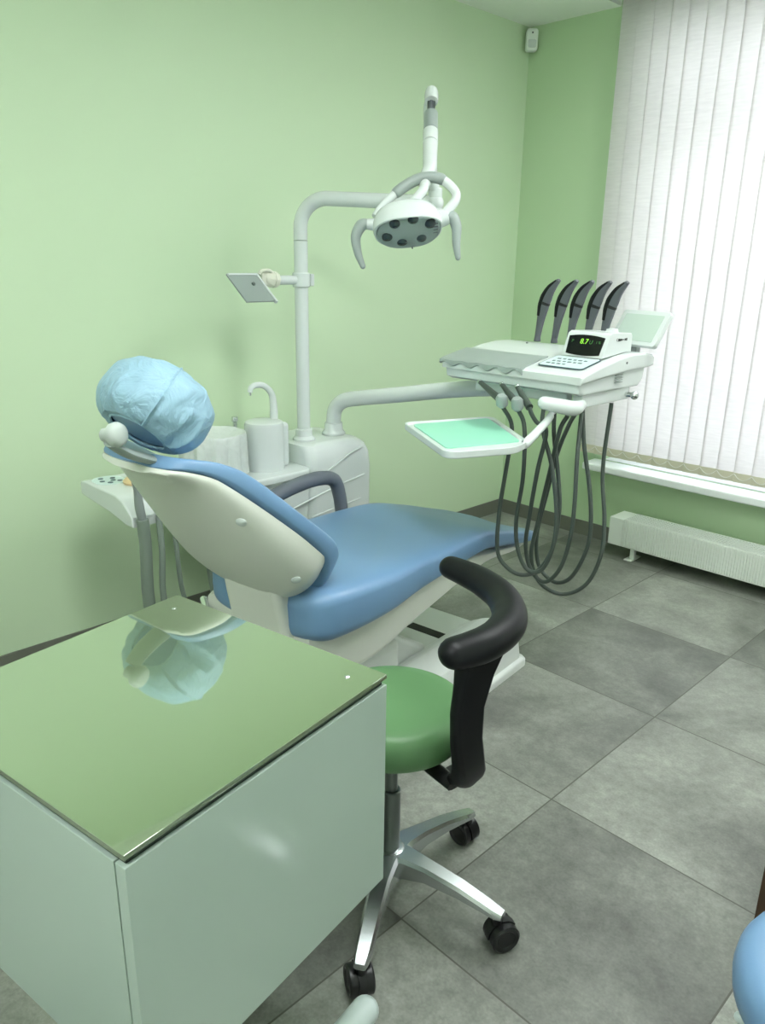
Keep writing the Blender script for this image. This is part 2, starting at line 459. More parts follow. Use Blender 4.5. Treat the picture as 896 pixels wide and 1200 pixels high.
# ------------------------------------------------------------------ convector radiator
t = thing('radiator', 'low white convector radiator with slotted top under the window sill', 'radiator', (0.83, -0.12, 0))
X0, X1, Y0, Y1, Z0, Z1 = 0.83, 2.75, -0.195, -0.055, 0.068, 0.212
b = bmesh.new()
boxx(b, X0, X0 + 0.075, Y0, Y1, Z0, Z1, 0.004); boxx(b, X1 - 0.075, X1, Y0, Y1, Z0, Z1, 0.004)
boxx(b, X0 + 0.075, X1 - 0.075, Y1 - 0.008, Y1, Z0, Z1); boxx(b, X0 + .075, X1 - .075, Y0 + .010, Y1 - .008, Z0, Z0 + .01)
obj('casing', b, M['rad'], t)
b = bmesh.new()
boxx(b, X0 + .075, X1 - .075, Y0 + .004, Y0 + .010, Z0, Z1)
x = X0 + .079
while x < X1 - .08:
    boxx(b, x, x + 0.006, Y0 - 0.001, Y0 + .005, Z0 + 0.004, Z1 - 0.006); x += 0.0125
obj('ribbed_front', b, M['rad'], t)
b = bmesh.new()
for k in range(7):
    y = Y0 + 0.016 + k * 0.0185
    boxx(b, X0 + .07, X1 - .07, y, y + 0.003, Z1 - 0.006, Z1 + .001)
x = X0 + .076
while x < X1 - .08:
    boxx(b, x, x + 0.003, Y0 + .006, Y1 - .004, Z1 - 0.008, Z1 - .001); x += 0.014
obj('top_grille', b, M['grille'], t)
for fx in (0.955, 2.55):
    b = bmesh.new()
    boxx(b, fx - .012, fx + .012, Y0 + .03, Y0 + .052, 0.004, Z0 + .01, .002); boxx(b, fx - .03, fx + .014, Y0 + .005, Y1 - .03, 0, 0.006, .002)
    obj('foot', b, M['rad'], t)

# ------------------------------------------------------------------ motion sensor in the corner
t = thing('motion_sensor', 'small white motion sensor mounted in the ceiling corner', 'sensor', (0.02, -0.02, 2.42))
mt = Matrix.Translation((0.048, -0.048, 2.478)) @ Matrix.Rotation(math.radians(-45), 4, 'Z')
# local: x to the right along the face, -y out into the room ... outline in (x, z)
mt = Matrix.Translation((0.045, -0.045, 2.478)) @ Matrix.Rotation(math.radians(45), 4, 'Z')
b = bmesh.new(); slab(b, rrect(-0.029, 0.029, -0.05, 0.05, 0.014), -0.022, 0.020, 0.008, 3, mat=mt @ Matrix.Rotation(math.radians(90), 4, 'X'))
obj('sensor_case', b, M['sensor'], t)
b = bmesh.new(); slab(b, rrect(-0.02, 0.02, -0.035, 0.0, 0.008), 0.018, 0.0235, 0.002, 2, mat=mt @ Matrix.Rotation(math.radians(90), 4, 'X'))
obj('lens_window', b, M['white'], t)
b = bmesh.new(); slab(b, rrect(-0.004, 0.004, 0.026, 0.034, 0.0035), 0.018, 0.0222, mat=mt @ Matrix.Rotation(math.radians(90), 4, 'X'))
obj('indicator', b, M['darkgrey'], t)

# ------------------------------------------------------------------ ceiling lamps (above and behind the camera's view)
for (lx, ly, lab) in ((2.1, -1.0, 'long ceiling lamp panel nearest the window'), (2.05, -2.75, 'long ceiling lamp panel amid the ceiling'), (1.9, -4.4, 'long ceiling lamp panel farthest from the window')):
    t = thing('ceiling_lamp', lab, 'lamp', (lx, ly, H), group='ceiling lamp panels')
    b = bmesh.new()
    for a in ((-.6, .6, -.3, -.28), (-.6, .6, .28, .3), (-.6, -.58, -.28, .28), (.58, .6, -.28, .28)):
        boxx(b, lx + a[0], lx + a[1], ly + a[2], ly + a[3], H - 0.03, H, .002)
    obj('lamp_frame', b, M['white'], t)
    obj('diffuser', boxx(bmesh.new(), lx - .58, lx + .58, ly - .28, ly + .28, H - .02, H - .012), M['lampglow'], t)

# ------------------------------------------------------------------ dental chair (local: x to its right, y towards the foot)
chair = thing('dental_chair', 'blue dental treatment chair with ivory shell, reclined in the middle of the room', 'dental chair', (1.0, -1.9, 0), math.radians(7), local=True)
def sring(w, zb, zt, y, p=3.6, n=40, dish=0.0):
    R = []
    zm = (zb + zt) / 2; h = (zt - zb) / 2
    xo = .030 * max(0, min(1, (-.25 - y) / .35)) if dish else 0
    for j in range(n):
        a = 2 * PI * j / n; c, s = math.cos(a), math.sin(a)
        x = w * math.copysign(abs(c) ** (2 / p), c); z = zm + h * math.copysign(abs(s) ** (2 / p), s)
        if s > 0: z -= dish * max(0, 1 - (x / max(w, 1e-3)) ** 2)
        R.append((x + xo, y, z))
    return R
A = [-.655, -.650, -.635, -.60, -.50, -.35, -.15, 0, .12, .28, .44, .56, .615, .645, .655]
W = [.140, .180, .210, .234, .256, .272, .268, .262, .255, .240, .222, .205, .175, .120, .060]
ZT = [.590, .612, .632, .645, .642, .634, .622, .616, .608, .570, .520, .482, .462, .450, .440]
ZB = [.520, .500, .486, .478, .480, .490, .508, .516, .518, .488, .452, .428, .420, .418, .424]
rings = []
for k in range(61):
    f = k / 60; y = A[0] + (A[-1] - A[0]) * (0.5 - 0.5 * math.cos(PI * f))
    rings.append(sring(interp(A, W, y), interp(A, ZB, y), interp(A, ZT, y), y, p=4.4, dish=0.014))
obj('seat_cushion', loft(bmesh.new(), rings), M['blue'], chair, 'blue upholstered seat and leg cushion')
# seat pan: white under-tray that deepens towards the rear
A2 = [-.64, -.60, -.45, -.2, 0.02, .2, .4, .56]
W2 = [.20, .225, .240, .240, .235, .222, .205, .17]
B2 = [.43, .385, .352, .405, .444, .462, .436, .416]
T2 = [.52, .52, .52, .525, .53, .50, .462, .432]
rings = []
for k in range(41):
    y = A2[0] + (A2[-1] - A2[0]) * k / 40
    rings.append(sring(interp(A2, W2, y), interp(A2, B2, y), interp(A2, T2, y), y, p=7))
obj('seat_pan', loft(bmesh.new(), rings), M['shell'], chair, 'ivory under-tray of the seat')
# backrest
F0 = Vector((0, -.554, .742)); TB = Vector((0, -.767, .642)).normalized(); NB = Vector((0, .642, .767)).normalized(); XL = Vector((1, 0, 0))
def BP(x, u, h): return F0 + XL * x + TB * u + NB * h
U = [-.068, -.060, -.045, -.015, .04, .13, .22, .30, .36, .41, .445, .47, .485, .492]
BW = [.13, .175, .205, .232, .248, .250, .240, .224, .208, .188, .166, .148, .125, .09]
def hfront(u): return interp([-.07, -.03, .05, .15, .26, .36, .42, .46, .492], [-.012, .008, .012, .010, .014, .018, .004, -.018, -.04], u)
def bring(u, hs, he, wsc=1.0, p=4.2, n=40, dish=0.0):
    w = interp(U, BW, u) * wsc; R = []; hm = (hs + he) / 2; hh = (he - hs) / 2
    for j in range(n):
        a = 2 * PI * j / n; c, s = math.cos(a), math.sin(a)
        x = w * math.copysign(abs(c) ** (2 / p), c); h = hm + hh * math.copysign(abs(s) ** (2 / p), s)
        if s > 0: h -= dish * max(0, 1 - (x / w) ** 2)
        R.append(BP(x, u, h))
    return R
rings = []
for k in range(57):
    f = k / 56; u = U[0] + (U[-1] - U[0]) * (0.5 - 0.5 * math.cos(PI * f))
    hl = interp([-.068, -.05, -.03, 0, .05, .12, .4, .46, .492], [-.100, -.135, -.130, -.100, -.066, -.056, -.046, -.062, -.080], u)
    rings.append(bring(u, hl, hfront(u), dish=interp([-.07, .30, .38, .43, .492], [.018, .018, .036, .034, .012], u)))
obj('back_cushion', loft(bmesh.new(), rings), M['blue'], chair, 'blue upholstered backrest cushion')
SU = [-.042, -.035, 0, .08, .16, .25, .33, .40, .45, .492]
SD = [.108, .122, .134, .128, .110, .085, .062, .042, .030, .018]
def shell_pt(u, phi, sc=1.0):
    w = interp(U, BW, max(u, 0.01)) - 0.006 - interp([-.05, -.02, .0, .03, .06], [.070, .040, .022, .006, 0], u)
    c, s = math.cos(phi), math.sin(phi)
    hb = interp([-.05, .05, .2, .4, .46, .492], [-.055, -.052, -.046, -.042, -.058, -.078], u)
    return BP(w * math.copysign(abs(c) ** 0.6, c), u, hb - interp(SU, SD, u) * abs(s) ** 0.75)
rings = []
for k in range(45):
    u = SU[0] + (SU[-1] - SU[0]) * k / 44
    n = 36
    R = [shell_pt(u, PI * j / n) for j in range(n + 1)]
    rings.append(R)
b = loft(bmesh.new(), rings)
shell = obj('back_shell', b, M['shell'], chair, 'ivory plastic back shell of the backrest')
for (u, ph) in ((.30, 0.62), (.075, 0.60)):
    p = shell_pt(u, ph); du = shell_pt(u + .01, ph) - p; dp = shell_pt(u, ph + .05) - p
    nn = dp.cross(du).normalized()
    if nn.x < 0: nn = -nn
    lathe(b := bmesh.new(), [(.001, .004), (.009, .0035), (.0125, .001), (.0128, -.004)], p, nn, 20)
    obj('screw_cap', b, M['white'], shell)
# bracket that carries the back on the seat
b = bmesh.new()
rings = []
for (w0, w1_, y0, y1, z) in ((-.07, .145, -.672, -.56, .40), (-.07, .145, -.672, -.56, .50), (-.07, .14, -.688, -.57, .58), (-.07, .135, -.70, -.58, .66)):
    rings.append([(p[0], p[1], z) for p in rrect(w0, w1_, y0, y1, .02)])
loft(b, rings)
obj('back_bracket', b, M['shell'], chair, 'ivory bracket joining backrest and seat')
# trim rail behind the seat
b = bmesh.new(); tube(b, [(-.22, -.64, .49), (-.12, -.685, .455), (.05, -.69, .44), (.17, -.665, .44), (.235, -.60, .44)], .011, 10, 6)
obj('rear_rail', b, M['chrome'], chair, 'bright metal rail behind the seat')
# headrest: carrier, knob, pillow
b = bmesh.new()
path = [BP(.05, .40, -.040), BP(.05, .46, -.052), BP(.05, .54, -.076), BP(.05, .59, -.080)]
tube(b, path, [.032, .032, .029, .024], 12, 6, flat=0.36, up=NB)
obj('headrest_bracket', b, M['greyp'], chair, 'grey metal bracket carrying the headrest')
KN = BP(.075, .603, -.062)
b = bmesh.new(); lathe(b, [(.001, .014), (.016, .0132), (.0225, .009), (.026, 0), (.024, -.011), (.016, -.013), (.014, -.035)], KN, (.9, .22, .12), 28)
obj('headrest_knob', b, M['knob'], chair, 'round light grey locking knob of the headrest')
HC = BP(0, .508, .056)
HT = Vector((0, -.70, .714)).normalized(); HN = Vector((0, .714, .70)).normalized()
def head_pt(th, ph, e=0.0, wr=0.0):
    # th: -pi/2..pi/2 along the thickness, ph around
    c, s = math.cos(th), math.sin(th)
    x = (.122 + e) * math.copysign(abs(math.cos(ph)) ** .85, math.cos(ph)) * abs(c) ** .62
    tt = (.100 + e) * math.copysign(abs(math.sin(ph)) ** .85, math.sin(ph)) * abs(c) ** .62
    h = (.072 + e) * math.copysign(abs(s) ** .9, s)
    if wr:
        k = 1 + wr * (math.sin(9 * ph + 3 * math.sin(2 * ph)) * .5 + math.sin(17 * ph + 1.3) * .35 + math.sin(31 * ph) * .25 * max(0, -math.sin(th))) * abs(c)
        x *= k; tt *= k
    return HC + XL * x + HT * tt + HN * h
rings = []
for i in range(19):
    th_ = -PI / 2 * .985 + PI * .985 * i / 18
    rings.append([head_pt(th_, 2 * PI * j / 40) for j in range(40)])
obj('headrest_pillow', loft(bmesh.new(), rings), M['blue'], chair)
# armrest on the far (patient's left) side
b = bmesh.new()
tube(b, [(-.30, -.40, .665), (-.305, -.30, .690), (-.31, -.18, .708), (-.31, -.06, .712), (-.31, .02, .690), (-.305, .045, .63), (-.29, .045, .55), (-.26, .04, .50)], [.024, .025, .025, .025, .025, .024, .023, .022], 16, 8, roundcap=4)
obj('armrest', b, M['armgrey'], chair, 'dark grey curved armrest tube on the far side')
# base
b = bmesh.new()
def baser(x0, x1, y0, y1, z, r): return [(p[0], p[1], z) for p in rrect(x0, x1, y0, y1, r, 6)]
loft(b, [baser(-.275, .278, -.52, .445, 0, .03), baser(-.275, .278, -.52, .445, .022, .03), baser(-.270, .273, -.515, .440, .030, .03), baser(-.260, .263, -.505, .428, .034, .03),
         baser(-.254, .257, -.50, .422, .095, .03), baser(-.248, .251, -.49, .414, .110, .03), baser(-.235, .238, -.475, .40, .115, .03)])
base = obj('base', b, M['basewhite'], chair, 'white floor base with a rounded lip')
b = bmesh.new()
# pump cover: raised hump over the right front of the base
def hump(x0, x1, y0, y1, zt, r, e):
    return [[(p[0], p[1], z) for p in rrect(x0 + i, x1 - i * .35, y0 + i, y1 - i * .4, max(r - i, .02), 8)] for (z, i) in ((.05, 0), (zt - .02, 0), (zt - .008, .006), (zt - .002, .014), (zt, .026))]
loft(b, hump(.045, .2545, -.25, .419, .138, .098, 0))
loft(b, hump(.068, .250, -.22, .412, .151, .086, 0))
loft(b, hump(.092, .245, -.19, .404, .163, .074, 0))
obj('pump_cover', b, M['basewhite'], chair, 'white raised cover with stepped ridges on the base')
b = bmesh.new(); boxx(b, -.115, .042, .205, .250, .108, .1168, .002)
obj('base_slot', b, M['slot'], base, 'black slot across the base top')
b = bmesh.new()
rings = []
for (y, z, w) in ((.07, .09, .12), (-.05, .16, .12), (-.2, .28, .13), (-.34, .36, .14), (-.42, .42, .15)):
    rings.append([(p[0] - .06, y + p[1] * .35, z + p[1]) for p in rrect(-w, w, -.055, .055, .02, 4)])
loft(b, rings)
obj('lift_arm', b, M['basewhite'], chair, 'white sloping lift arm under the seat')
b = bmesh.new(); boxx(b, -.14, .14, -.46, -.16, .10, .30, .03, 3)
obj('motor_box', b, M['basewhite'], chair)

# disposable cover over the headrest (a thing that rests on the chair)
rings = []
for i in range(20):
    th_ = -PI / 2 * .74 + (PI / 2 * .74 + PI / 2 * .985) * i / 19
    rings.append([head_pt(th_, 2 * PI * j / 200, (.012 if i else .004) + .004 * math.exp(-((2 * PI * j / 200 - .62) / .025) ** 2) + .003 * math.exp(-((2 * PI * j / 200 - 5.9 - .02 * i) / .05) ** 2) + .0016 * math.sin(3.1 * i * .35 + 5 * math.sin(2 * PI * j / 200 * 2)) * math.exp(-((i - 12) / 6) ** 2), (.062 * max(.16, 1 - i / 9)) if i > 1 else .07) for j in range(200)])
b = bmesh.new()
loft(b, rings, cap=False)
# cap the top only
b.verts.ensure_lookup_table()
top = [e for e in b.edges if e.is_boundary and all((v.co - HC).dot(HN) > 0.05 for v in e.verts)]
bmesh.ops.holes_fill(b, edges=top, sides=0)
bmesh.ops.solidify(b, geom=b.faces[:], thickness=-.0012)
# pulled-out elastic hem
tube(b, [head_pt(-PI / 2 * .74, 2 * PI * j / 80, .005, .05) for j in range(81)], .0035, 6, 1, smooth=False)
CHM = Matrix.Translation((1.0, -1.9, 0)) @ Matrix.Rotation(math.radians(7), 4, 'Z')
b.transform(CHM)
solo('headrest_cover', b, M['cover'], 'light blue pleated disposable cover pulled over the chair headrest', 'headrest cover', CHM @ HC)

# ------------------------------------------------------------------ side unit by the left wall
unit = thing('dental_unit', 'white side unit with cuspidor ledge between the wall and the chair', 'dental unit', (.27, -1.64, 0))
b = bmesh.new()
def unitring(z, x1, y1, x0=.10, y0=-1.80, r=.03): return [(p[0], p[1], z) for p in rrect(x0, x1, y0, y1, r, 6)]
loft(b, [unitring(.0, .40, -1.50), unitring(.05, .40, -1.50), unitring(.06, .42, -1.475), unitring(.62, .42, -1.47), unitring(.68, .418, -1.475, r=.035), unitring(.715, .41, -1.49, r=.04), unitring(.735, .395, -1.515, r=.045), unitring(.742, .37, -1.545, .12, -1.78, r=.05)])
obj('cabinet_body', b, M['white'], unit, 'white tall box with rounded top')
b = bmesh.new()
loft(b, [[(p[0], p[1], z) for p in rrect(x0, x1, y0, -1.79, .03, 5)] for (z, x0, x1, y0) in ((.20, .14, .36, -2.0), (.40, .12, .40, -2.06), (.60, .10, .42, -2.16), (.635, .10, .42, -2.2))])
obj('lower_body', b, M['white'], unit)
b = bmesh.new(); slab(b, rrect(.09, .44, -2.328, -1.795, .05, 6), .632, .662, .008, 3)
obj('cuspidor_ledge', b, M['white'], unit, 'white ledge carrying the cup column and bowl')
# raised grooves on the front
b = bmesh.new(); tube(b, [(.421, -1.79, .615), (.421, -1.70, .640), (.421, -1.60, .685), (.419, -1.53, .702)], .004, 8, 6); tube(b, [(.421, -1.95, .50), (.421, -1.80, .535), (.421, -1.65, .565), (.421, -1.52, .585)], .004, 8, 6); tube(b, [(.421, -1.80, .46), (.421, -1.62, .478), (.421, -1.54, .485)], .003, 8, 6)
obj('front_ridge', b, M['white'], unit)
# cup column, faucet, knob
CX, CY = .31, -1.935
b = bmesh.new(); lathe(b, [(.074, .662), (.074, .67), (.0735, .83), (.070, .842), (.06, .846), (.001, .846)], (CX, CY, 0), (0, 0, 1), 40)
boxx(b, CX - .03, CX + .04, CY + .05, CY + .092, .662, .835, .015, 3)
cup = obj('cup_column', b, M['white'], unit, 'white round cup filler column')
b = bmesh.new(); tube(b, [(CX - .01, CY + .055, .84), (CX - .01, CY + .055, .90), (CX - .01, CY + .045, .945), (CX - .005, CY + .01, .975), (CX, CY - .03, .982), (CX + .004, CY - .055, .974), (CX + .005, CY - .06, .958)], [.016, .014, .012, .011, .011, .010, .009], 14, 8)
obj('faucet', b, M['white'], unit, 'white swan-neck water spout')
b = bmesh.new(); cyl(b, (CX + .005, CY - .06, .96), (CX + .005, CY - .06, .948), .005)
obj('spout_nozzle', b, M['chrome'], unit)
b = bmesh.new(); lathe(b, [(.001, .860), (.011, .859), (.013, .853), (.013, .842), (.008, .838), (.008, .80)], (CX - .08, CY - .075, 0), (0, 0, 1), 20)
boxx(b, CX - .09, CX - .07, CY - .085, CY - .065, .66, .80)
obj('flush_knob', b, M['chrome'], unit, 'small metal flush knob')
# bowl
BX, BY = .30, -2.15
b = bmesh.new(); lathe(b, [(.05, .662), (.055, .70), (.085, .77), (.100, .81), (.102, .818), (.096, .816), (.08, .785), (.04, .74), (.001, .735)], (BX, BY, 0), (0, 0, 1), 40)
obj('cuspidor_bowl', b, M['white'], unit)
b = bmesh.new(); tube(b, [(.30, -2.185, .63), (.30, -2.19, .45), (.305, -2.185, .25), (.31, -2.14, .08), (.3, -2.05, .03)], .019, 14, 6); tube(b, [(.32, -2.14, .63), (.322, -2.145, .45), (.32, -2.14, .2), (.31, -2.10, .06), (.3, -2.0, .03)], .014, 10, 6)
obj('drain_hose', b, M['hose2'], unit, 'pale grey drain hoses below the ledge')
# plastic film bag draped over the bowl
n = 96; rings = []
for (r, z, w) in ((.001, .800, 0), (.06, .803, 0), (.100, .822, .0), (.112, .829, .01), (.116, .822, .02), (.117, .795, .03), (.117, .760, .04), (.117, .725, .05), (.118, .69, .06)):
    rings.append([(BX + r * (1 + w * (math.sin(11 * a) + .6 * math.sin(23 * a + 1))) * math.cos(a), BY + r * (1 + w * (math.sin(11 * a) + .6 * math.sin(23 * a + 1))) * math.sin(a), z + (w * .12) * math.sin(7 * a)) for a in [2 * PI * j / n for j in range(n)]])
b = bmesh.new(); loft(b, rings, cap=False); bmesh.ops.solidify(b, geom=b.faces[:], thickness=-.0008)
solo('bowl_cover', b, M['bag'], 'frosted plastic film pulled over the cuspidor bowl', 'plastic cover', (BX, BY, .69))

# ------------------------------------------------------------------ lamp on its pole
lamp = thing('operating_lamp', 'white dental operating lamp on a bent pole with six dark lenses', 'dental lamp', (.30, -1.735, .742))
PX, PY = .30, -1.735
b = bmesh.new(); tube(b, [(PX, PY, .743), (PX, PY, 1.0), (PX, PY, 1.49)], .0255, 24, 2, smooth=False)
pole = obj('pole', b, M['white'], lamp, 'white vertical lamp pole')
b = bmesh.new(); lathe(b, [(.044, .743), (.044, .75), (.034, .760), (.032, .785), (.0262, .788)], (PX, PY, 0), (0, 0, 1), 32); obj('pole_collar', b, M['white'], pole)
AE = Vector((.728, -1.478, 1.618))
dirA = Vector((AE.x - PX, AE.y - PY, 0)).normalized()
b = bmesh.new()
arc = [(PX, PY, 1.493)]
for i in range(0, 11):
    a = PI / 2 * i / 10; arc.append(Vector((PX, PY, 1.535)) + dirA * (.10 * (1 - math.cos(a))) + Vector((0, 0, .10 * math.sin(a))))
arc.append(AE)
tube(b, arc, .0255, 24, 2, smooth=False)
obj('bent_arm', b, M['white'], lamp, 'white bent horizontal lamp arm')
b = bmesh.new(); lathe(b, [(.0262, 1.4895), (.0262, 1.4915)], (PX, PY, 0), (0, 0, 1), 32); obj('seam_ring', b, M['midgrey'], pole)
# lamp: joint at the arm end, sprung links, stem, head
b = bmesh.new(); sphere(b, AE, .031, n=20); cyl(b, AE - Vector((0, 0, .03)), AE + Vector((0, 0, .05)), .027, .024, bev=.004)
obj('arm_joint', b, M['white'], lamp)
EL = Vector((.735, -1.520, 1.955))
b = bmesh.new(); tube(b, [AE + Vector((0, 0, .03)), AE + Vector((0.002, -.02, .09)), EL + Vector((-.025, .012, -.06)), EL + Vector((-.018, .012, -.01))], [.020, .018, .015, .014], 16, 6)
obj('rear_link', b, M['white'], lamp)
SB = Vector((.880, -1.676, 1.705))
dS = (SB - EL).normalized()
def SP(f): return EL + (SB - EL) * f
b = bmesh.new(); lathe(b, [(.001, -.024), (.012, -.021), (.020, -.010), (.0225, .006), (.0225, .035), (.0215, .040)], EL, dS, 24)
obj('elbow_cap', b, M['white'], lamp, 'white rounded elbow cap at the top of the lamp')
b = bmesh.new()
for dx in (-.009, .0, .009):
    o = Vector((.70, .71, 0)) * dx
    cyl(b, SP(.08) + o, SP(.36) + o, .0042, n=10)
obj('spring_rod', b, M['steel'], lamp, 'exposed steel rods below the elbow')
b = bmesh.new(); cyl(b, SP(.08), SP(.30), .0075, n=14); obj('rod_housing', b, M['darkgrey'], lamp)
b = bmesh.new(); cyl(b, SP(.285), SP(.52), .0225, .0235, bev=.002); obj('stem_sleeve', b, M['greyp'], lamp, 'light grey stem sleeve')
b = bmesh.new(); cyl(b, SP(.525), SP(.68), .0245, .0245, bev=.002); obj('stem_sleeve', b, M['white'], lamp, 'white stem sleeve')
b = bmesh.new(); cyl(b, SP(.685), SP(.90), .024, .023, bev=.002); tube(b, [SP(.88), SP(1.0), SB + Vector((.004, -.02, -.028)), SB + Vector((.012, -.035, -.06))], [.023, .022, .02, .017], 16, 6)
obj('stem_neck', b, M['white'], lamp, 'white stem neck above the yoke')
HR = Vector((.667, .734, .10)).normalized()
HNV = Vector((.52, -.44, -.74)); HNV = (HNV - HR * HNV.dot(HR)).normalized()
HW = HNV.cross(HR).normalized()
if HW.z < 0: HW = -HW
LC = Vector((.897, -1.790, 1.535))
def LP(r, w, n): return LC + HR * r + HW * w + HNV * n
b = bmesh.new(); rings = []
n = 44
for (sc, nn, sh) in ((.08, -.058, .0), (.45, -.054, 0), (.75, -.042, 0), (.93, -.022, 0), (1.0, .0, 0), (1.0, .018, 0), (.985, .026, 0), (.95, .028, 0), (.93, .022, 0)):
    R = []
    for j in range(n):
        a = 2 * PI * j / n; c, s = math.cos(a), math.sin(a)
        rr = .107 * sc * math.copysign(abs(c) ** .8, c); w = (.078 if s > 0 else .072) * sc * math.copysign(abs(s) ** .9, s)
        extra = .022 * max(0, s) * (1 if nn > -.03 else .4)
        R.append(LP(rr, w, nn + (extra if nn > 0 else 0)))
    rings.append(R)
loft(b, rings)
head = obj('lamp_head', b, M['white'], lamp, 'white oval lamp head')
b = bmesh.new(); rings = []
for (sc, nn) in ((.93, .022), (.90, .036), (.6, .043), (.02, .045)):
    rings.append([LP(.105 * sc * math.copysign(abs(math.cos(a)) ** .8, math.cos(a)), .073 * sc * math.copysign(abs(math.sin(a)) ** .9, math.sin(a)), nn) for a in [2 * PI * j / n for j in range(n)]])
loft(b, rings)
face = obj('lens_plate', b, M['greyp'], lamp, 'pale grey faceplate of the lamp')
for (r, w) in ((-.066, -.006), (-.020, -.032), (.040, -.022), (-.042, .044), (.014, .056), (.066, .032)):
    b = bmesh.new(); lathe(b, [(.001, .047), (.012, .046), (.0165, .043), (.0175, .034)], LP(r, w, 0), HNV, 24)
    obj('lens', b, M['lens'], lamp)
b = bmesh.new(); lathe(b, [(.001, .044), (.002, .0436), (.0022, .03)], LP(.012, -.062, 0), HNV, 10); obj('sensor_dot', b, M['darkgrey'], lamp)
for k in range(4):
    b = bmesh.new(); box(b, (0, 0, 0), (.016, .0035, .004), .0008, 1, Matrix.Translation(LP(.083, .028 - k * .012, .038)) @ Matrix((HR, HW, HNV)).transposed().to_4x4())
    obj('vent', b, M['darkgrey'], head)
# side stubs and drooping handles
for sgn in (-1, 1):
    b = bmesh.new()
    a0 = LP(sgn * .092, .0, -.006); a1 = LP(sgn * .128, .004, -.010)
    cyl(b, a0, a1, .029 if sgn > 0 else .019, .024 if sgn > 0 else .016, bev=.003)
    obj('side_hub', b, M['white'], lamp)
    b = bmesh.new()
    o = LP(sgn * .120, .004, -.010)
    dn = Vector((.12, -.18, -1)).normalized()
    pts = [o, o + HR * sgn * .022 + dn * .004, o + HR * sgn * .037 + dn * .036, o + HR * sgn * (.040 if sgn > 0 else .028) + dn * .085, o + HR * sgn * (.048 if sgn > 0 else .010) + dn * .128]
    tube(b, pts, [.015, .0185, .016, .0125, .0085], 16, 8, roundcap=4)
    obj('handle', b, M['greyp'], lamp, 'light grey drooping lamp handle')
    b = bmesh.new(); cyl(b, o + HR * sgn * .022 + dn * .0, o + HR * sgn * .041 + dn * 0.002, .006, .005, bev=.001); obj('handle_screw', b, M['steel'], lamp)
# arched yoke with a grey grip
YK = [LP(-.098, .01, -.03), Vector((.822, -1.822, 1.590)), Vector((.842, -1.762, 1.640)), Vector((.880, -1.712, 1.672)), Vector((.930, -1.672, 1.668)), Vector((.978, -1.656, 1.620)), LP(.118, .012, -.012)]
pk = catmull(YK, 8)
b = bmesh.new(); tube(b, pk, [.011, .012, .0135, .0145, .0145, .014, .0155], 16, 1, smooth=False); obj('yoke', b, M['white'], lamp, 'white arched yoke')
b = bmesh.new(); tube(b, pk[14:33], .0172, 18, 1, smooth=False, roundcap=3); obj('yoke_grip', b, M['greyp'], lamp, 'grey grip on the yoke')
b = bmesh.new(); tube(b, [SB + Vector((.008, -.03, -.05)), Vector((.90, -1.73, 1.63)), LP(.0, .02, -.04)], .015, 14, 6); obj('head_post', b, M['white'], lamp)

# ------------------------------------------------------------------ small tilted plate clamped to the pole
CLZ = 1.352
st = thing('bracket_plate', 'small tilted white mounting plate on a short arm clamped to the pole', 'mounting plate', (PX, PY, CLZ - .03))
b = bmesh.new(); lathe(b, [(.0262, -.026), (.030, -.026), (.0325, -.023), (.0325, .023), (.030, .026), (.0262, .026), (.0262, -.026)], (PX, PY, CLZ), cap=False)
DA = Vector((-.60, -.75, 0)).normalized()   # towards the room's left end
DA = Vector((-.02, -1, 0)).normalized()
boxx(b, PX - .018, PX + .018, PY + .0315, PY + .050, CLZ - .022, CLZ + .022, .004)
obj('clamp', b, M['white'], st, 'white clamp ring on the pole')
for dz in (-.012, .012):
    b = bmesh.new(); cyl(b, (PX + .004, PY + .048, CLZ + dz), (PX + .004, PY + .053, CLZ + dz), .004, n=10); obj('clamp_screw', b, M['darkgrey'], st)
b = bmesh.new(); cyl(b, (PX, PY - .028, CLZ), (PX, PY - .115, CLZ), .0165, bev=.002); obj('arm', b, M['white'], st)
b = bmesh.new(); cyl(b, (PX, PY - .112, CLZ + .002), (PX, PY - .135, CLZ + .002), .027, .030, 8, bev=.003); cyl(b, (PX, PY - .135, CLZ + .002), (PX, PY - .172, CLZ + .006), .030, .022, 8, bev=.004)
box(b, (PX, PY - .165, CLZ + .006), (.03, .05, .045), .006)
obj('swivel_joint', b, M['offwhite'], st, 'ivory faceted swivel joint')
b = bmesh.new(); tube(b, [(PX + .01, PY - .14, CLZ + .026), (PX + .02, PY - .165, CLZ + .034), (PX + .02, PY - .195, CLZ + .032), (PX + .02, PY - .205, CLZ + .02)], .006, 10, 6); obj('clip', b, M['offwhite'], st)
# plate frame: fits the photographed parallelogram on a plane leaning back towards the wall
P1 = Vector((.325, -2.082, 1.373)); P2 = Vector((.318, -1.950, 1.373)); P4 = Vector((.395, -2.050, 1.283))
ex_ = (P2 - P1).normalized(); ey_ = (P4 - P1); ey_ = (ey_ - ex_ * ey_.dot(ex_) * 0.0); 
wv = (P2 - P1); hv = (P4 - P1); nv = wv.cross(hv).normalized()
def PL(a, c, d): return P1 + wv * a + hv * c + nv * d
def plate_rect(bm, a0, a1, c0, c1, d0, d1):
    lo = [PL(a, c, d0) for a, c in ((a0, c0), (a1, c0), (a1, c1), (a0, c1))]; hi = [PL(a, c, d1) for a, c in ((a0, c0), (a1, c0), (a1, c1), (a0, c1))]
    loft(bm, [lo, hi])
b = bmesh.new(); plate_rect(b, 0, 1, 0, 1, -.003, .003)
plate = obj('plate', b, M['greyp'], st, 'pale grey rectangular plate')
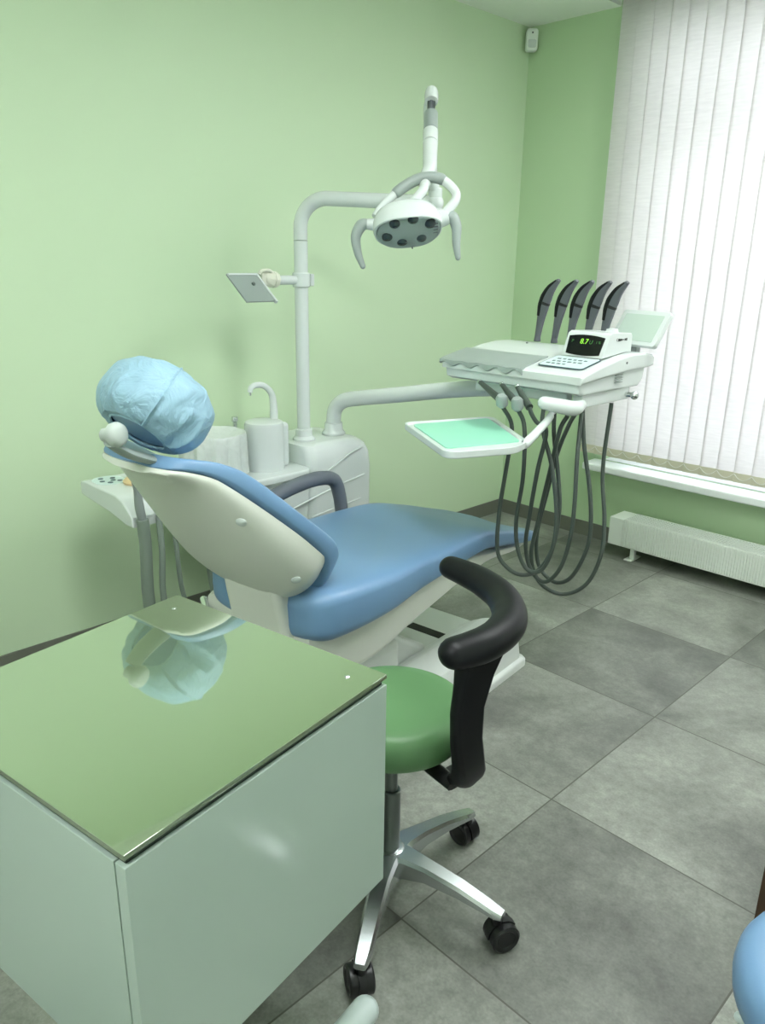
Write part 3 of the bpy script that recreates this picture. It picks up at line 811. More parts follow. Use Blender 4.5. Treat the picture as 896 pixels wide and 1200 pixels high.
b = bmesh.new(); plate_rect(b, 0.03, .97, .0, .06, -.006, .006); plate_rect(b, .94, 1.0, .0, 1.04, -.006, .006)
obj('plate_rim', b, M['white'], plate)
sg = 1 if nv.x > 0 else -1
b = bmesh.new(); cyl(b, PL(.62, .38, 0), PL(.62, .38, .008 * sg), .009, .006, 6); obj('centre_screw', b, M['steel'], plate)

# ------------------------------------------------------------------ assistant console behind the backrest
ac = thing('assistant_console', 'white assistant console with three hose holders beside the left wall', 'console', (.40, -2.53, .66))
b = bmesh.new()
prof = [(.215, .715), (.24, .722), (.46, .722), (.505, .712), (.54, .690), (.565, .672), (.565, .640), (.52, .638), (.42, .655), (.25, .668), (.215, .672)]
mt = Matrix.Translation((0, -2.53, 0)) @ Matrix.Rotation(PI / 2, 4, 'X')
slab(b, prof, -.085, .085, .006, 3, mat=mt)
con = obj('console_body', b, M['white'], ac)
b = bmesh.new(); slab(b, [(p[0] * 1.0, p[1]) for p in rrect(.235, .345, -2.600, -2.50, .045, 6)], .7215, .7235); obj('keypad', b, M['keyp'], ac)
for (kx, ky) in ((.262, -2.565), (.275, -2.53), (.295, -2.575), (.30, -2.54), (.322, -2.56), (.318, -2.525)):
    b = bmesh.new(); lathe(b, [(.001, .7255), (.008, .725), (.009, .7233)], (kx, ky, 0), (0, 0, 1), 14); obj('button', b, M['keyb'], ac)
b = bmesh.new(); tube(b, [(PLx, -2.44, .69) for PLx in ()] or [(.30, -2.335, .672), (.30, -2.46, .676)], .02, 12, 2, smooth=False)
obj('support_arm', b, M['white'], ac)
b = bmesh.new()
for yy in (-2.412, -2.350):
    box(b, (.545, yy, .668), (.07, .048, .062), .008, 3)
boxx(b, .36, .53, -2.444, -2.340, .664, .690, .008)
obj('hose_holder', b, M['white'], ac, 'white stepped hose holder')
def suction(label, y, head, r, x, hosepts, hr):
    t = thing('suction_handpiece', label, 'suction handpiece', (x, y, .62), group='suction handpieces on the assistant console')
    b = bmesh.new(); tube(b, head, r, 14, 6); obj('handle', b, M['midgrey'], t)
    b = bmesh.new(); tube(b, hosepts, hr, 14, 8); obj('hose', b, M['hose2'], t)
suction('thick grey suction handpiece with flared top, leftmost on the white console', -2.60, [(.590, -2.604, .826), (.590, -2.604, .805), (.590, -2.602, .765), (.590, -2.60, .71), (.590, -2.594, .668)], [.018, .016, .0115, .014, .013], .590,
        [(.590, -2.594, .67), (.592, -2.592, .58), (.595, -2.598, .41), (.60, -2.58, .22), (.57, -2.50, .07), (.48, -2.36, .03), (.38, -2.24, .08)], .0185)
suction('slim grey suction handpiece, middle one on the white console', -2.53, [(.590, -2.529, .765), (.591, -2.529, .735), (.592, -2.534, .70), (.592, -2.541, .655)], [.010, .013, .011, .010], .590,
        [(.592, -2.541, .66), (.606, -2.546, .56), (.620, -2.560, .41), (.622, -2.53, .2), (.585, -2.43, .06), (.485, -2.30, .03), (.37, -2.17, .08)], .0095)
suction('thin dark hose end nearest the backrest on the white console', -2.50, [(.592, -2.500, .712), (.594, -2.498, .68), (.596, -2.495, .62)], [.008, .009, .008], .592,
        [(.596, -2.495, .63), (.598, -2.492, .56), (.60, -2.483, .41), (.615, -2.45, .24), (.60, -2.38, .07), (.51, -2.24, .03), (.39, -2.12, .08)], .0075)
b = bmesh.new(); lathe(b, [(.046, 0), (.048, .007), (.036, .018), (.019, .026), (.013, .064), (.012, .073), (.001, .075)], (.378, -2.492, .7235), (0, 0, 1), 24)
solo('rubber_cup', b, M['beige'], 'peach coloured rubber cone standing on the white console', 'rubber cup', (.378, -2.492, .7235))

# ------------------------------------------------------------------ delivery unit over the chair foot
du = thing('delivery_unit', 'white instrument delivery unit with keypad on a swinging arm over the chair', 'delivery unit', (1.16, -1.38, 1.0))
b = bmesh.new(); lathe(b, [(.048, .743), (.048, .75), (.038, .762), (.036, .79), (.0325, .792)], (.295, -1.575, 0), (0, 0, 1), 30)
obj('arm_collar', b, M['white'], du)
b = bmesh.new(); tube(b, [(.295, -1.575, .744), (.295, -1.575, .80), (.305, -1.572, .85), (.345, -1.562, .885), (.42, -1.542, .903), (.60, -1.495, .935), (.80, -1.44, .972), (.96, -1.40, .995), (1.05, -1.385, 1.0)], .030, 22, 8)
obj('support_arm', b, M['white'], du, 'white bent support arm from the side unit')
b = bmesh.new(); cyl(b, (1.06, -1.38, .965), (1.06, -1.38, 1.052), .04, bev=.004); obj('pivot', b, M['white'], du)
DX0, DX1 = .885, 1.442
def extrude_x(bm, prof, x0, x1, bev=.0, seg=2):
    # prof in (y, z), swept along x
    mt = Matrix(((0, 0, 1, 0), (1, 0, 0, 0), (0, 1, 0, 0), (0, 0, 0, 1)))
    slab(bm, prof, x0, x1, bev, seg, mat=mt)
b = bmesh.new(); extrude_x(b, [(-1.588, 1.088), (-1.580, 1.050), (-1.555, 1.040), (-1.22, 1.040), (-1.195, 1.06), (-1.185, 1.10), (-1.20, 1.125), (-1.5, 1.115)], DX0 + .012, DX1 - .012, .010, 3)
obj('lower_housing', b, M['white'], du, 'white lower housing')
topc = [(-1.592, 1.078), (-1.592, 1.100), (-1.575, 1.109), (-1.48, 1.128), (-1.38, 1.145), (-1.30, 1.152), (-1.22, 1.150), (-1.165, 1.142), (-1.150, 1.132), (-1.150, 1.105), (-1.185, 1.100), (-1.30, 1.098), (-1.50, 1.085)]
b = bmesh.new(); extrude_x(b, topc, DX0, DX1, .009, 3)
obj('top_cover', b, M['white'], du, 'white sloping top cover')
# wavy grey grip along the left of the front slope
b = bmesh.new(); N_ = 60; rings = []
for k in range(N_ + 1):
    x = DX0 - .004 + (.345) * k / N_
    w = .0095 * math.sin(k / N_ * 2 * PI * 4.6) * (.55 + .45 * k / N_)
    rings.append([(x, y, z) for (y, z) in ((-1.455, 1.132), (-1.455, 1.1355), (-1.50, 1.1275), (-1.575, 1.113), (-1.5965, 1.106 + w * .2), (-1.599, 1.094 + w), (-1.590, 1.090 + w), (-1.585, 1.105), (-1.56, 1.108), (-1.50, 1.122))])
loft(b, rings)
obj('wavy_grip', b, M['greyp'], du, 'light grey grip with a wavy lower edge')
# side: vents and dot
for k in range(7):
    b = bmesh.new(); box(b, (DX1 - .009, -1.36, 1.066 + k * .0075), (.008, .042, .0028), .0008, 1); obj('vent_slot', b, M['greyp'], du)
b = bmesh.new(); cyl(b, (DX1 - .004, -1.335, 1.126), (DX1 + .0015, -1.335, 1.126), .004, n=12); obj('side_screw', b, M['darkgrey'], du)
# keypad on the front slope
sl = math.atan2(1.145 - 1.109, .195)
KM = Matrix.Translation((1.330, -1.492, 1.1285)) @ Matrix.Rotation(sl, 4, 'X')
b = bmesh.new(); slab(b, rrect(-.082, .082, -.058, .058, .012), -.001, .0015, mat=KM)
key = obj('keypad_border', b, M['keyb'], du, 'dark outline of the keypad')
b = bmesh.new(); slab(b, rrect(-.0785, .0785, -.0545, .0545, .010), 0, .0022, mat=KM)
obj('keypad', b, M['keyp'], du, 'pale blue membrane keypad')
random.seed(3)
for r_ in range(3):
    for c_ in range(6 if r_ else 7):
        if r_ == 0 and c_ > 3: continue
        b = bmesh.new(); box(b, (-.058 + c_ * .019 + r_ * .004, -.030 + r_ * .026, .0026), (.010 if (c_ + r_) % 2 else .013, .008, .0012), .0004, 1, KM)
        obj('key_symbol', b, M['keyb'], du)
b = bmesh.new(); box(b, (1.03, -1.30, 1.1535), (.006, .006, .006), .001); obj('pin', b, M['midgrey'], du)
# film viewer panel at the right end
VM = Matrix.Translation((1.375, -1.150, 1.216)) @ Matrix.Rotation(math.radians(-14), 4, 'Z') @ Matrix.Rotation(math.radians(58), 4, 'X')
b = bmesh.new(); slab(b, rrect(-.100, .100, -.060, .068, .010), -.010, .008, .003, 2, mat=VM)
vw = obj('film_viewer', b, M['white'], du, 'white rectangular film viewer panel')
b = bmesh.new(); slab(b, rrect(-.082, .082, -.045, .052, .004), .0075, .0092, mat=VM); obj('viewer_screen', b, M['viewer'], vw)
b = bmesh.new(); boxx(b, 1.335, 1.385, -1.175, -1.145, 1.135, 1.168, .005); obj('viewer_foot', b, M['midgrey'], du)
# underside: hanger plate, knob, handle
b = bmesh.new(); boxx(b, 1.385, 1.420, -1.545, -1.255, 1.000, 1.052, .006); obj('hanger_plate', b, M['white'], du)
b = bmesh.new(); cyl(b, (1.42, -1.28, 1.018), (1.444, -1.28, 1.018), .008, n=14); sphere(b, (1.452, -1.28, 1.018), .014, n=16); obj('hanger_knob', b, M['chrome'], du, 'chrome knob')
b = bmesh.new(); tube(b, [(1.425, -1.555, 1.014), (1.436, -1.612, 1.012), (1.406, -1.652, 1.020), (1.372, -1.676, 1.027)], [.016, .023, .022, .020], 20, 8, roundcap=3)
obj('front_handle', b, M['white'], du, 'white tapered front handle')
b = bmesh.new(); boxx(b, .99, 1.36, -1.535, -1.50, 1.005, 1.052, .008); obj('holder_rail', b, M['white'], du)

# display box standing on the unit
sc_ = thing('scaler_unit', 'small white box with black display showing green digits on the delivery unit', 'scaler unit', (1.335, -1.33, 1.146))
b = bmesh.new()
slab(b, [(-1.436, 1.1430), (-1.405, 1.212), (-1.39, 1.219), (-1.27, 1.214), (-1.262, 1.205), (-1.262, 1.1545), (-1.3, 1.1545)], 1.262, 1.413, .003, 2, mat=Matrix(((0, 0, 1, 0), (1, 0, 0, 0), (0, 1, 0, 0), (0, 0, 0, 1))))
lathe(b, [(.022, .0), (.018, .014), (.001, .018)], (1.37, -1.32, 1.212), (0, 0, 1), 24)
sbx = obj('box_case', b, M['white'], sc_)
fn = Vector((0, -.071, .030)).normalized(); up_ = Vector((0, .030, .071)).normalized()
SM = Matrix.Translation((1.337, -1.4215, 1.1765)) @ Matrix((Vector((1, 0, 0)), up_, fn)).transposed().to_4x4()
pts = []
for k in range(9): pts.append((-.064 + .128 * k / 8, .029 + .006 * (1 - (k / 4 - 1) ** 2)))
for k in range(9): pts.append((.060 - .120 * k / 8, -.028 - .005 * (1 - (k / 4 - 1) ** 2)))
b = bmesh.new(); slab(b, pts[::-1], -.002, .0035, .001, 2, mat=SM)
dsp = obj('display', b, M['screen'], sc_, 'black curved display')
for (s_, x, y, sz, mm) in (('8.7', -.004, .012, .024, 'digit'), ('U', .020, .011, .018, 'ledd'), ('P', -.046, .012, .014, 'ledd'), ('1 %', .046, .012, .012, 'ledd')):
    b = text_bm(s_, sz, .0004); b.transform(SM @ Matrix.Translation((x, y, .0040))); obj('digits', b, M[mm], dsp)
PM_ = Matrix.Translation((1.4135, -1.325, 1.196)) @ Matrix((Vector((0, 1, 0)), Vector((0, 0, 1)), Vector((1, 0, 0)))).transposed().to_4x4()
b = text_bm('C', .0125, .0003); b.transform(Matrix.Translation((-.034, 0, 0))); b.transform(PM_)
for (x0, x1, h_) in ((-.027, -.019, .0085), (-.017, -.011, .0075), (-.009, -.003, .006), (.0, .008, .003), (.012, .019, .0065), (.021, .028, .008)):
    boxx(b, x0, x1, -h_ / 2, h_ / 2, -.0003, .0003, mat=PM_)
obj('side_print', b, M['text'], sbx)

# five grey whip arms standing along the back
WH = [(1.005, 'leftmost of five dark grey curved arms standing behind the delivery unit'),
      (1.078, 'second from the left of five dark grey curved arms behind the delivery unit'),
      (1.140, 'middle one of five dark grey curved arms behind the delivery unit'),
      (1.208, 'second from the right of five dark grey curved arms behind the delivery unit'),
      (1.270, 'rightmost of five dark grey curved arms, in front of the blind')]
whip0 = None
for k, (x, lab) in enumerate(WH):
    if whip0 is None:
        t = thing('whip_arm', lab, 'instrument arm', (x, -1.20, 1.1625), group='curved instrument arms on the delivery unit', local=True)
        c = [(-.002, 0, .0), (.004, 0, .045), (.011, .0, .090), (.019, 0, .130), (.039, 0, .172), (.071, 0, .206)]
        wd = [.010, .012, .0155, .021, .0225, .016, .006]
        P = catmull(c, 8); rings = []
        for i in range(len(P)):
            T_ = (P[min(i + 1, len(P) - 1)] - P[max(i - 1, 0)]).normalized(); s_ = Vector((T_.z, 0, -T_.x))
            f = i / (len(P) - 1) * 6; a_ = min(int(f), 5); w = wd[a_] + (wd[a_ + 1] - wd[a_]) * (f - a_)
            rings.append([P[i] + s_ * w * math.cos(2 * PI * j / 16) + Vector((0, 1, 0)) * .0095 * math.copysign(abs(math.sin(2 * PI * j / 16)) ** .6, math.sin(2 * PI * j / 16)) for j in range(16)])
        obj('arm_shaft', loft(bmesh.new(), rings), M['darkgrey'], t)
        for i0, i1 in ((22, 25),):
            b = bmesh.new(); loft(b, [[P[i] + (p - P[i]) * 1.05 for p in rings[i]] for i in range(i0, i1)]); obj('joint_band', b, M['blackp'], t)
        # dark channel on the concave side
        b = bmesh.new(); rr = []
        for i in range(14, len(P) - 1):
            T_ = (P[min(i + 1, len(P) - 1)] - P[max(i - 1, 0)]).normalized(); s_ = Vector((T_.z, 0, -T_.x))
            f = i / (len(P) - 1) * 6; a_ = min(int(f), 5); w = wd[a_] + (wd[a_ + 1] - wd[a_]) * (f - a_)
            rr.append([P[i] - s_ * (w * .55) + s_ * w * .5 * math.cos(2 * PI * j / 10) + Vector((0, -1, 0)) * (.0045 + .0065 * math.sin(2 * PI * j / 10)) for j in range(10)])
        loft(b, rr); obj('grip_insert', b, M['black'], t)
        b = bmesh.new(); cyl(b, (-.002, 0, -.012), (-.002, 0, .012), .013, .010, 16, .002); obj('socket', b, M['darkgrey'], t)
        whip0 = t
    else:
        t = whip0.copy(); COL.objects.link(t); t.location = (x, -1.20, 1.1625); t['label'] = lab
        for ch in list(whip0.children):
            c_ = ch.copy(); COL.objects.link(c_); c_.parent = t

# handpieces in the front holders, each with its hose loop
def hpiece(label, hold, head, hose, r=.0068, cup=True):
    t = thing('dental_handpiece', label, 'handpiece', hold, group='handpieces under the delivery unit')
    hv_ = Vector(head) - Vector(hold)
    b = bmesh.new(); tube(b, [Vector(hold), Vector(hold) + hv_ * .35, Vector(hold) + hv_ * .7, Vector(head)], [.012, .011, .009, .007], 14, 4); obj('handle', b, M['hose'], t, 'dark metal handle')
    b = bmesh.new(); sphere(b, head, .0085, n=14); obj('head', b, M['chrome'], t)
    if cup: b = bmesh.new(); lathe(b, [(.012, -.02), (.019, -.012), (.019, .014), (.013, .022)], hold, (.1, -.4, 1), 8); obj('holder_cup', b, M['greyp'], t)
    b = bmesh.new(); tube(b, hose, r, 12, 8); obj('hose', b, M['hose'], t, 'dark grey green looping hose')
    return t
HA = [(1.219, -1.680, 1.000), (1.238, -1.645, 0.928), (1.252, -1.680, 0.802), (1.262, -1.715, 0.675), (1.268, -1.720, 0.537), (1.300, -1.700, 0.480), (1.335, -1.665, 0.458), (1.35, -1.600, 0.463), (1.387, -1.587, 0.544), (1.396, -1.58, 0.67), (1.378, -1.573, 0.778), (1.345, -1.567, 0.909), (1.324, -1.545, 1.008)]
HB = [(1.278, -1.680, 1.000), (1.296, -1.660, 0.938), (1.304, -1.660, 0.78), (1.290, -1.660, 0.635), (1.301, -1.655, 0.535), (1.336, -1.645, 0.472), (1.385, -1.635, 0.483), (1.413, -1.625, 0.569), (1.408, -1.615, 0.68), (1.374, -1.610, 0.82), (1.322, -1.600, 0.933), (1.288, -1.55, 1.000)]
HC_ = [(1.312, -1.664, 1.004), (1.320, -1.662, .985), (1.334, -1.652, .960), (1.36, -1.635, 0.933), (1.337, -1.631, 0.806), (1.316, -1.626, 0.644), (1.305, -1.618, 0.536), (1.326, -1.607, 0.456), (1.379, -1.603, 0.429), (1.429, -1.598, 0.491), (1.453, -1.594, 0.601), (1.454, -1.589, 0.713), (1.437, -1.570, 0.846), (1.410, -1.525, .984)]
HE = [(1.398, -1.5, .991), (1.417, -1.505, 0.885), (1.452, -1.508, 0.755), (1.472, -1.512, 0.648), (1.47, -1.515, 0.548), (1.426, -1.515, 0.44), (1.370, -1.512, 0.398), (1.312, -1.506, 0.410), (1.280, -1.506, 0.455), (1.274, -1.510, 0.555), (1.296, -1.51, 0.681), (1.325, -1.51, 0.831), (1.356, -1.505, 0.933), (1.372, -1.48, .988)]
HD = [(1.408, -1.60, .984), (1.388, -1.605, 0.934), (1.346, -1.578, 0.784), (1.316, -1.572, 0.625), (1.304, -1.580, 0.493), (1.318, -1.535, 0.387), (1.377, -1.480, 0.348), (1.439, -1.439, 0.394), (1.466, -1.412, 0.5), (1.45, -1.385, 0.61), (1.409, -1.357, 0.774), (1.400, -1.33, .992)]
hpiece('metal handpiece and hose hanging leftmost under the delivery unit', (1.219, -1.680, 1.012), (1.075, -1.614, 1.050), HA)
hpiece('second metal handpiece and hose from the left under the delivery unit', (1.278, -1.680, 1.010), (1.165, -1.614, 1.052), HB)
hpiece('third metal handpiece and hose, beside the white front handle', (1.312, -1.664, 1.004), (1.225, -1.614, 1.052), HC_, cup=False)
for nm, HH, lab in (('a', HD, 'long hose loop ending below the chrome knob, hanging lowest of all'), ('b', HE, 'hose loop hanging just left of the longest loop, below the white handle')):
    b = bmesh.new(); tube(b, HH, .0068, 12, 8)
    solo('instrument_hose', b, M['hose'], lab, 'hose', (HH[0][0], HH[0][1], 0.35), group='loose instrument hoses')

# ------------------------------------------------------------------ instrument tray
tr = thing('instrument_tray', 'white tray with mint green mat on a short arm below the delivery unit', 'tray', (1.21, -1.83, .90))
def round_poly(P, r, n=5):
    out = []
    m = len(P)
    for i in range(m):
        p = Vector(P[i]).to_2d(); a = (Vector(P[i - 1]).to_2d() - p); c = (Vector(P[(i + 1) % m]).to_2d() - p)
        ri = r if isinstance(r, (int, float)) else r[i]
        p0 = p + a.normalized() * ri; p1 = p + c.normalized() * ri
        for k in range(n + 1):
            t_ = k / n; out.append(tuple((1 - t_) ** 2 * p0 + 2 * t_ * (1 - t_) * p + t_ ** 2 * p1))
    return out
TS = lambda P: [(2.67875 + (x - 2.67875) * .961, -3.63705 + (y + 3.63705) * .961) for x, y in P]
TP = [(.897, -1.789), (1.283, -2.010), (1.372, -1.800), (1.345, -1.705), (1.028, -1.472)]
TP = TS(TP)
b = bmesh.new(); slab(b, round_poly(TP, [.03, .05, .03, .03, .04]), .910, .925, .004, 3)
cx_ = sum(p[0] for p in TP) / 5; cy_ = sum(p[1] for p in TP) / 5
rim = round_poly(TP, [.03, .05, .03, .03, .04]); n = len(rim)
rimi = [(cx_ + (p[0] - cx_) * .95, cy_ + (p[1] - cy_) * .95) for p in rim]
loft(b, [[(p[0], p[1], .920) for p in rim], [(p[0], p[1], .930) for p in rim], [(p[0], p[1], .9315) for p in [(cx_ + (q[0] - cx_) * .985, cy_ + (q[1] - cy_) * .985) for q in rim]], [(p[0], p[1], .925) for p in rimi]], cap=False)
cyl(b, (1.18, -1.90, .902), (1.18, -1.90, .912), .03, bev=.003)
obj('tray_dish', b, M['white'], tr)
TM = [(.935, -1.782), (1.235, -1.955), (1.325, -1.715), (1.030, -1.500)]
TM = TS(TM)
b = bmesh.new(); slab(b, round_poly(TM, .02), .9245, .929, .002, 2)
obj('silicone_mat', b, M['mint'], tr, 'mint green silicone mat')
b = bmesh.new(); tube(b, [(1.390, -1.790, .921), (1.392, -1.778, .926), (1.384, -1.680, .968), (1.370, -1.635, .981)], [.014, .014, .012, .012], 12, 4)
obj('tray_arm', b, M['white'], tr)
b = bmesh.new(); tube(b, [(1.372, -1.640, .980), (1.352, -1.595, .988), (1.345, -1.53, .993)], .0095, 12, 3); obj('tray_hinge', b, M['white'], tr)

# ------------------------------------------------------------------ stools
def stool_base(t, c, ang0, zhub=.115, R=.270, legmat='alu'):
    cx, cy = c
    b = bmesh.new(); lathe(b, [(.036, .07), (.041, .075), (.041, .125), (.037, .140), (.028, .145), (.001, .145)], (cx, cy, 0), (0, 0, 1), 28); obj('hub', b, M[legmat], t)
    b = bmesh.new(); cyl(b, (cx, cy, .142), (cx, cy, .30), .0225, bev=.002); cyl(b, (cx, cy, .30), (cx, cy, .42), .0145); obj('gas_column', b, M['steel'], t)
    b = bmesh.new(); cyl(b, (cx, cy, .355), (cx, cy, .375), .026, .022, bev=.002); obj('column_collar', b, M['blackp'], t)
    for k in range(5):
        a = math.radians(ang0 + 72 * k); d = Vector((math.cos(a), math.sin(a), 0)); s = Vector((-d.y, d.x, 0)); o = Vector((cx, cy, 0))
        rings = []
        for (r, zt, zb, w) in ((.020, .142, .082, .034), (.05, .143, .090, .028), (.10, .138, .098, .022), (.18, .124, .094, .0195), (.245, .106, .084, .0175), (R - .003, .099, .079, .016), (R + .012, .095, .080, .013)):
            rings.append([o + d * r + s * p[0] + Vector((0, 0, p[1])) for p in ((w, zb + .004), (w * 1.0, zt - .007), (w * .72, zt), (-w * .72, zt), (-w, zt - .007), (-w, zb + .004), (-w * .7, zb), (w * .7, zb))])
        leg = obj('leg', loft(bmesh.new(), rings), M[legmat], t, sharp=30)
        b = bmesh.new(); q = o + d * R
        cyl(b, q + Vector((0, 0, .05)), q + Vector((0, 0, .086)), .010)
        ca = a + math.radians(50 + 40 * k); f = Vector((math.cos(ca), math.sin(ca), 0)); ax = Vector((-f.y, f.x, 0))
        wc = q + f * .012 + Vector((0, 0, .033))
        for sg in (-1, 1):
            lathe(b, [(.001, .0), (.027, .001), (.032, .004), (.033, .008), (.033, .020), (.029, .0235), (.024, .0225), (.021, .0195), (.001, .0195)], wc + ax * sg * .003, ax * sg, 28)
        hood = []
        for i in range(9):
            an = math.radians(-5 + 150 * i / 8); v = wc + f * (-.036 * math.cos(an)) + Vector((0, 0, .036 * math.sin(an)))
            vi = wc + f * (-.032 * math.cos(an)) + Vector((0, 0, .032 * math.sin(an)))
            hood.append([v + ax * .008, v - ax * .008, vi - ax * .008, vi + ax * .008])
        loft(b, hood)
        obj('caster', b, M['blackp'], leg, 'black twin-wheel caster')
def stool_seat(t, c, zt, r, mat):
    b = bmesh.new()
    lathe(b, [(.001, zt - .084), (r * .80, zt - .084), (r * .93, zt - .080), (r * .985, zt - .066), (r, zt - .046), (r * .985, zt - .026), (r * .94, zt - .010), (r * .85, zt - .002), (r * .7, zt), (r * .4, zt - .003), (.001, zt - .005)], (c[0], c[1], 0), (0, 0, 1), 56)
    obj('seat', b, M[mat], t, 'round padded seat')
    b = bmesh.new(); boxx(b, c[0] - .09, c[0] + .09, c[1] - .055, c[1] + .055, zt - .102, zt - .082, .006); cyl(b, (c[0], c[1], .40), (c[0], c[1], zt - .09), .03, bev=.003)
    obj('seat_plate', b, M['blackp'], t)

SC = (1.657, -2.589)
g = thing('operator_stool', 'green round operator stool with black curved armrest on a chrome five-star base', 'stool', (SC[0], SC[1], 0))
stool_base(g, SC, 15)
stool_seat(g, SC, .532, .165, 'green')
ARZ = .745
arc = []
for an, rr in ((104, .258), (92, .246), (80, .240), (62, .236), (47, .234), (36, .234), (26, .234), (14, .232), (3, .230), (-6, .227), (-15.5, .224)):
    a = math.radians(an); arc.append((SC[0] + rr * math.cos(a), SC[1] + rr * math.sin(a), ARZ))
b = bmesh.new(); tube(b, arc, [.029, .033, .035, .036, .0365, .0365, .036, .0355, .033], 22, 4, flat=.92, roundcap=5, up=(0, 0, 1))
obj('armrest', b, M['black'], g, 'black padded curved armrest')
# post: curved flat plate between armrest and the seat frame
rings = []
for (z, ang, r, w, th) in ((.728, 1, .224, .070, .034), (.71, 0, .225, .062, .032), (.68, -4, .228, .048, .028), (.62, -8, .230, .038, .027), (.55, -7, .228, .036, .028), (.49, -3, .222, .038, .032), (.45, 2, .208, .042, .042), (.425, 7, .190, .042, .060), (.41, 10, .170, .036, .070)):
    a = math.radians(ang); c0 = Vector((SC[0] + r * math.cos(a), SC[1] + r * math.sin(a), z)); d = Vector((math.cos(a), math.sin(a), 0)); s = Vector((-d.y, d.x, 0))
    rings.append([c0 + s * p[0] + d * p[1] for p in rrect(-w, w, -th / 2, th / 2, th * .4, 4)])
b = bmesh.new(); loft(b, rings)
obj('armrest_post', b, M['black'], g, 'black moulded armrest post')
b = bmesh.new(); tube(b, [(SC[0] + .05, SC[1] - .0, .428), (SC[0] + .12, SC[1] - .006, .424), (SC[0] + .19, SC[1] - .012, .420)], .02, 10, 3, flat=.5)
obj('arm_bracket', b, M['blackp'], g)

BC = (2.576, -2.594)
g2 = thing('assistant_stool', 'light blue round stool cut off by the lower right corner', 'stool', (BC[0], BC[1], 0))
stool_base(g2, BC, 40)
stool_seat(g2, BC, .50, .166, 'blue')
b = bmesh.new(); tube(b, [(BC[0] - .06, BC[1] - .05, .415), (BC[0] - .10, BC[1] - .075, .408), (BC[0] - .125, BC[1] - .088, .405)], .008, 10, 4, roundcap=3); obj('height_lever', b, M['tube'], g2)

# ------------------------------------------------------------------ white cabinet with a glass top (local frame: x along its right side's normal)
CA = math.radians(9.65)
cab = thing('low_cabinet', 'white gloss cabinet with green tinted glass top in the near left corner', 'cabinet', (1.7105, -3.152, 0), CA, local=True)
HW_, HD_, ZB_, ZT_ = .2495, .2455, .406, .805
b = bmesh.new(); boxx(b, -HW_ + .002, HW_ - .019, -HD_ + .024, HD_ - .002, ZB_ + .002, ZT_ - .018, .0015)
body = obj('carcass', b, M['cab'], cab)
b = bmesh.new(); boxx(b, HW_ - .0185, HW_, -HD_, HD_, ZB_, ZT_ - .018, .0015); obj('side_panel', b, M['cab'], cab)
b = bmesh.new(); boxx(b, -HW_ + .001, HW_ - .0222, -HD_ + .001, -HD_ + .0195, ZB_ + .002, ZT_ - .020, .0015); obj('door', b, M['cab'], cab, 'white gloss cabinet door')
b = bmesh.new(); boxx(b, -HW_ + .006, HW_ - .006, -HD_ + .006, HD_ - .006, ZT_ - .018, ZT_ - .008); obj('shadow_gap', b, M['gap'], cab)
b = bmesh.new(); boxx(b, -HW_, HW_, -HD_, HD_, ZT_ - .008, ZT_, .0012); obj('glass_top', b, M['topglass'], cab, 'glossy green tinted glass top')
for (x, y) in ((HW_ - .045, HD_ - .045), (-HW_ + .045, HD_ - .045), (-HW_ + .045, -HD_ + .045)):
    b = bmesh.new(); lathe(b, [(.001, ZT_ + .0025), (.003, ZT_ + .0022), (.0048, ZT_ + .001), (.005, ZT_ - .0005)], (x, y, 0), (0, 0, 1), 16); obj('glass_stud', b, M['chrome'], cab)
# sled frame: two runners with upright legs towards the front
for sx in (1, -1):
    rx = .212 if sx > 0 else -.05
    b = bmesh.new(); tube(b, [(rx, .245, .074), (rx, .0, .074), (rx, -.21, .074)], .027, 24, 4, roundcap=6); run = obj('runner', b, M['tube'], cab, 'pale grey rounded base tube')
    b = bmesh.new(); cyl(b, (rx, -.17, .07), (rx, -.17, ZB_ + .004), .022); obj('leg', b, M['tube'], cab)
    for yy in (.12, -.18):
        b = bmesh.new(); cyl(b, (rx, yy, 0), (rx, yy, .056), .018, .014, bev=.002); obj('foot', b, M['blackp'], run)
    if sx > 0:
        b = bmesh.new()
        for k in range(3):
            tube(b, [(rx + .0285 * math.cos(math.radians(a)), .185 - .010 * k - .0002 * a,   .074 + .0285 * math.sin(math.radians(a))) for a in range(-40, 81, 15)], .0028, 8, 2)
        obj('spring_clip', b, M['chrome'], run, 'bright metal spring clip')
b = bmesh.new(); boxx(b, -.05, .212, -.19, -.15, .05, .075, .004); obj('cross_bar', b, M['tube'], cab)

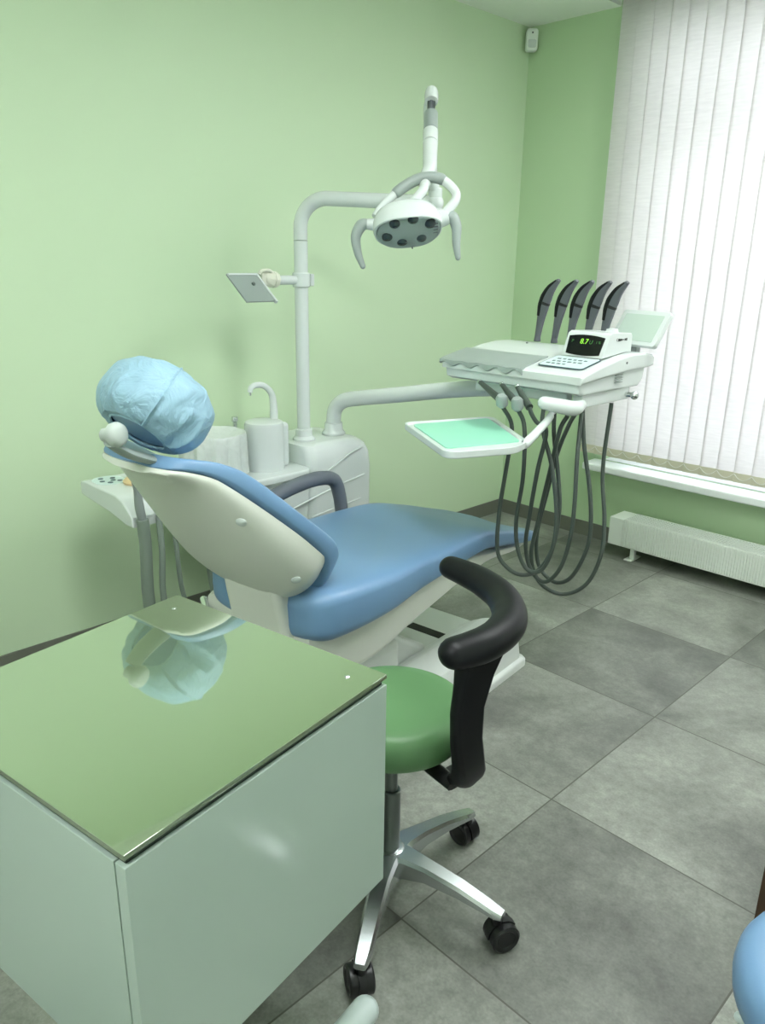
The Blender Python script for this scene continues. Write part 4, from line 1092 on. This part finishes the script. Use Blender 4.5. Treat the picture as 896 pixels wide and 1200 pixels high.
# ------------------------------------------------------------------ dark furniture at the right edge
dk = thing('wooden_desk', 'dark brown wooden desk side standing at the right edge', 'desk', (2.9, -1.85, 0))
b = bmesh.new(); boxx(b, 2.293, 2.318, -2.073, -1.50, 0, .72, .002); side = obj('side_panel', b, M['brown'], dk)
b = bmesh.new(); boxx(b, 3.50, 3.525, -2.073, -1.50, 0, .72, .002); obj('side_panel', b, M['brown'], dk)
b = bmesh.new(); boxx(b, 2.291, 3.53, -2.08, -1.49, .72, .745, .002); obj('desktop', b, M['brown'], dk)
b = bmesh.new(); boxx(b, 2.325, 3.50, -1.54, -1.52, .25, .72, .002); obj('back_panel', b, M['brown'], dk)

# ------------------------------------------------------------------ daylight, camera, colour management
w = bpy.data.worlds.new('World'); S.world = w; w.use_nodes = True
nt = w.node_tree; bg = nt.nodes['Background']
sky = nt.nodes.new('ShaderNodeTexSky'); sky.sky_type = 'HOSEK_WILKIE'; sky.turbidity = 8; sky.sun_direction = (.5, .2, .85)
mixc = nt.nodes.new('ShaderNodeMix'); mixc.data_type = 'RGBA'; mixc.inputs[0].default_value = .8
nt.links.new(sky.outputs[0], mixc.inputs[6]); mixc.inputs[7].default_value = (.92, .94, 1.0, 1)
nt.links.new(mixc.outputs[2], bg.inputs['Color']); bg.inputs['Strength'].default_value = 9.0

cam = bpy.data.cameras.new('camera'); co = bpy.data.objects.new('camera', cam); COL.objects.link(co)
yaw, pitch, roll = 0.79211, 0.31291, 0.01483
cy_, sy_, cp_, sp_ = math.cos(yaw), math.sin(yaw), math.cos(pitch), math.sin(pitch)
f = Vector((-sy_ * cp_, cy_ * cp_, -sp_)); r = Vector((cy_, sy_, 0)); u = r.cross(f)
r2 = r * math.cos(roll) + u * math.sin(roll); u2 = -r * math.sin(roll) + u * math.cos(roll)
m3 = Matrix((r2, u2, -f)).transposed()
co.matrix_world = Matrix.Translation((2.67875, -3.63705, 1.42363)) @ m3.to_4x4()
cam.sensor_fit = 'HORIZONTAL'; cam.sensor_width = 36; cam.lens = 909.06 / 896 * 36
cam.clip_start = 0.02
S.camera = co
S.cycles.use_denoising = True
S.cycles.max_bounces = 10; S.cycles.diffuse_bounces = 6; S.cycles.transparent_max_bounces = 12
S.cycles.sample_clamp_indirect = 6
vs = S.view_settings
S.display_settings.display_device = 'sRGB'
vs.view_transform = 'Standard'; vs.look = 'None'; vs.gamma = 1.0; vs.use_curve_mapping = False
vs.exposure = 0.14
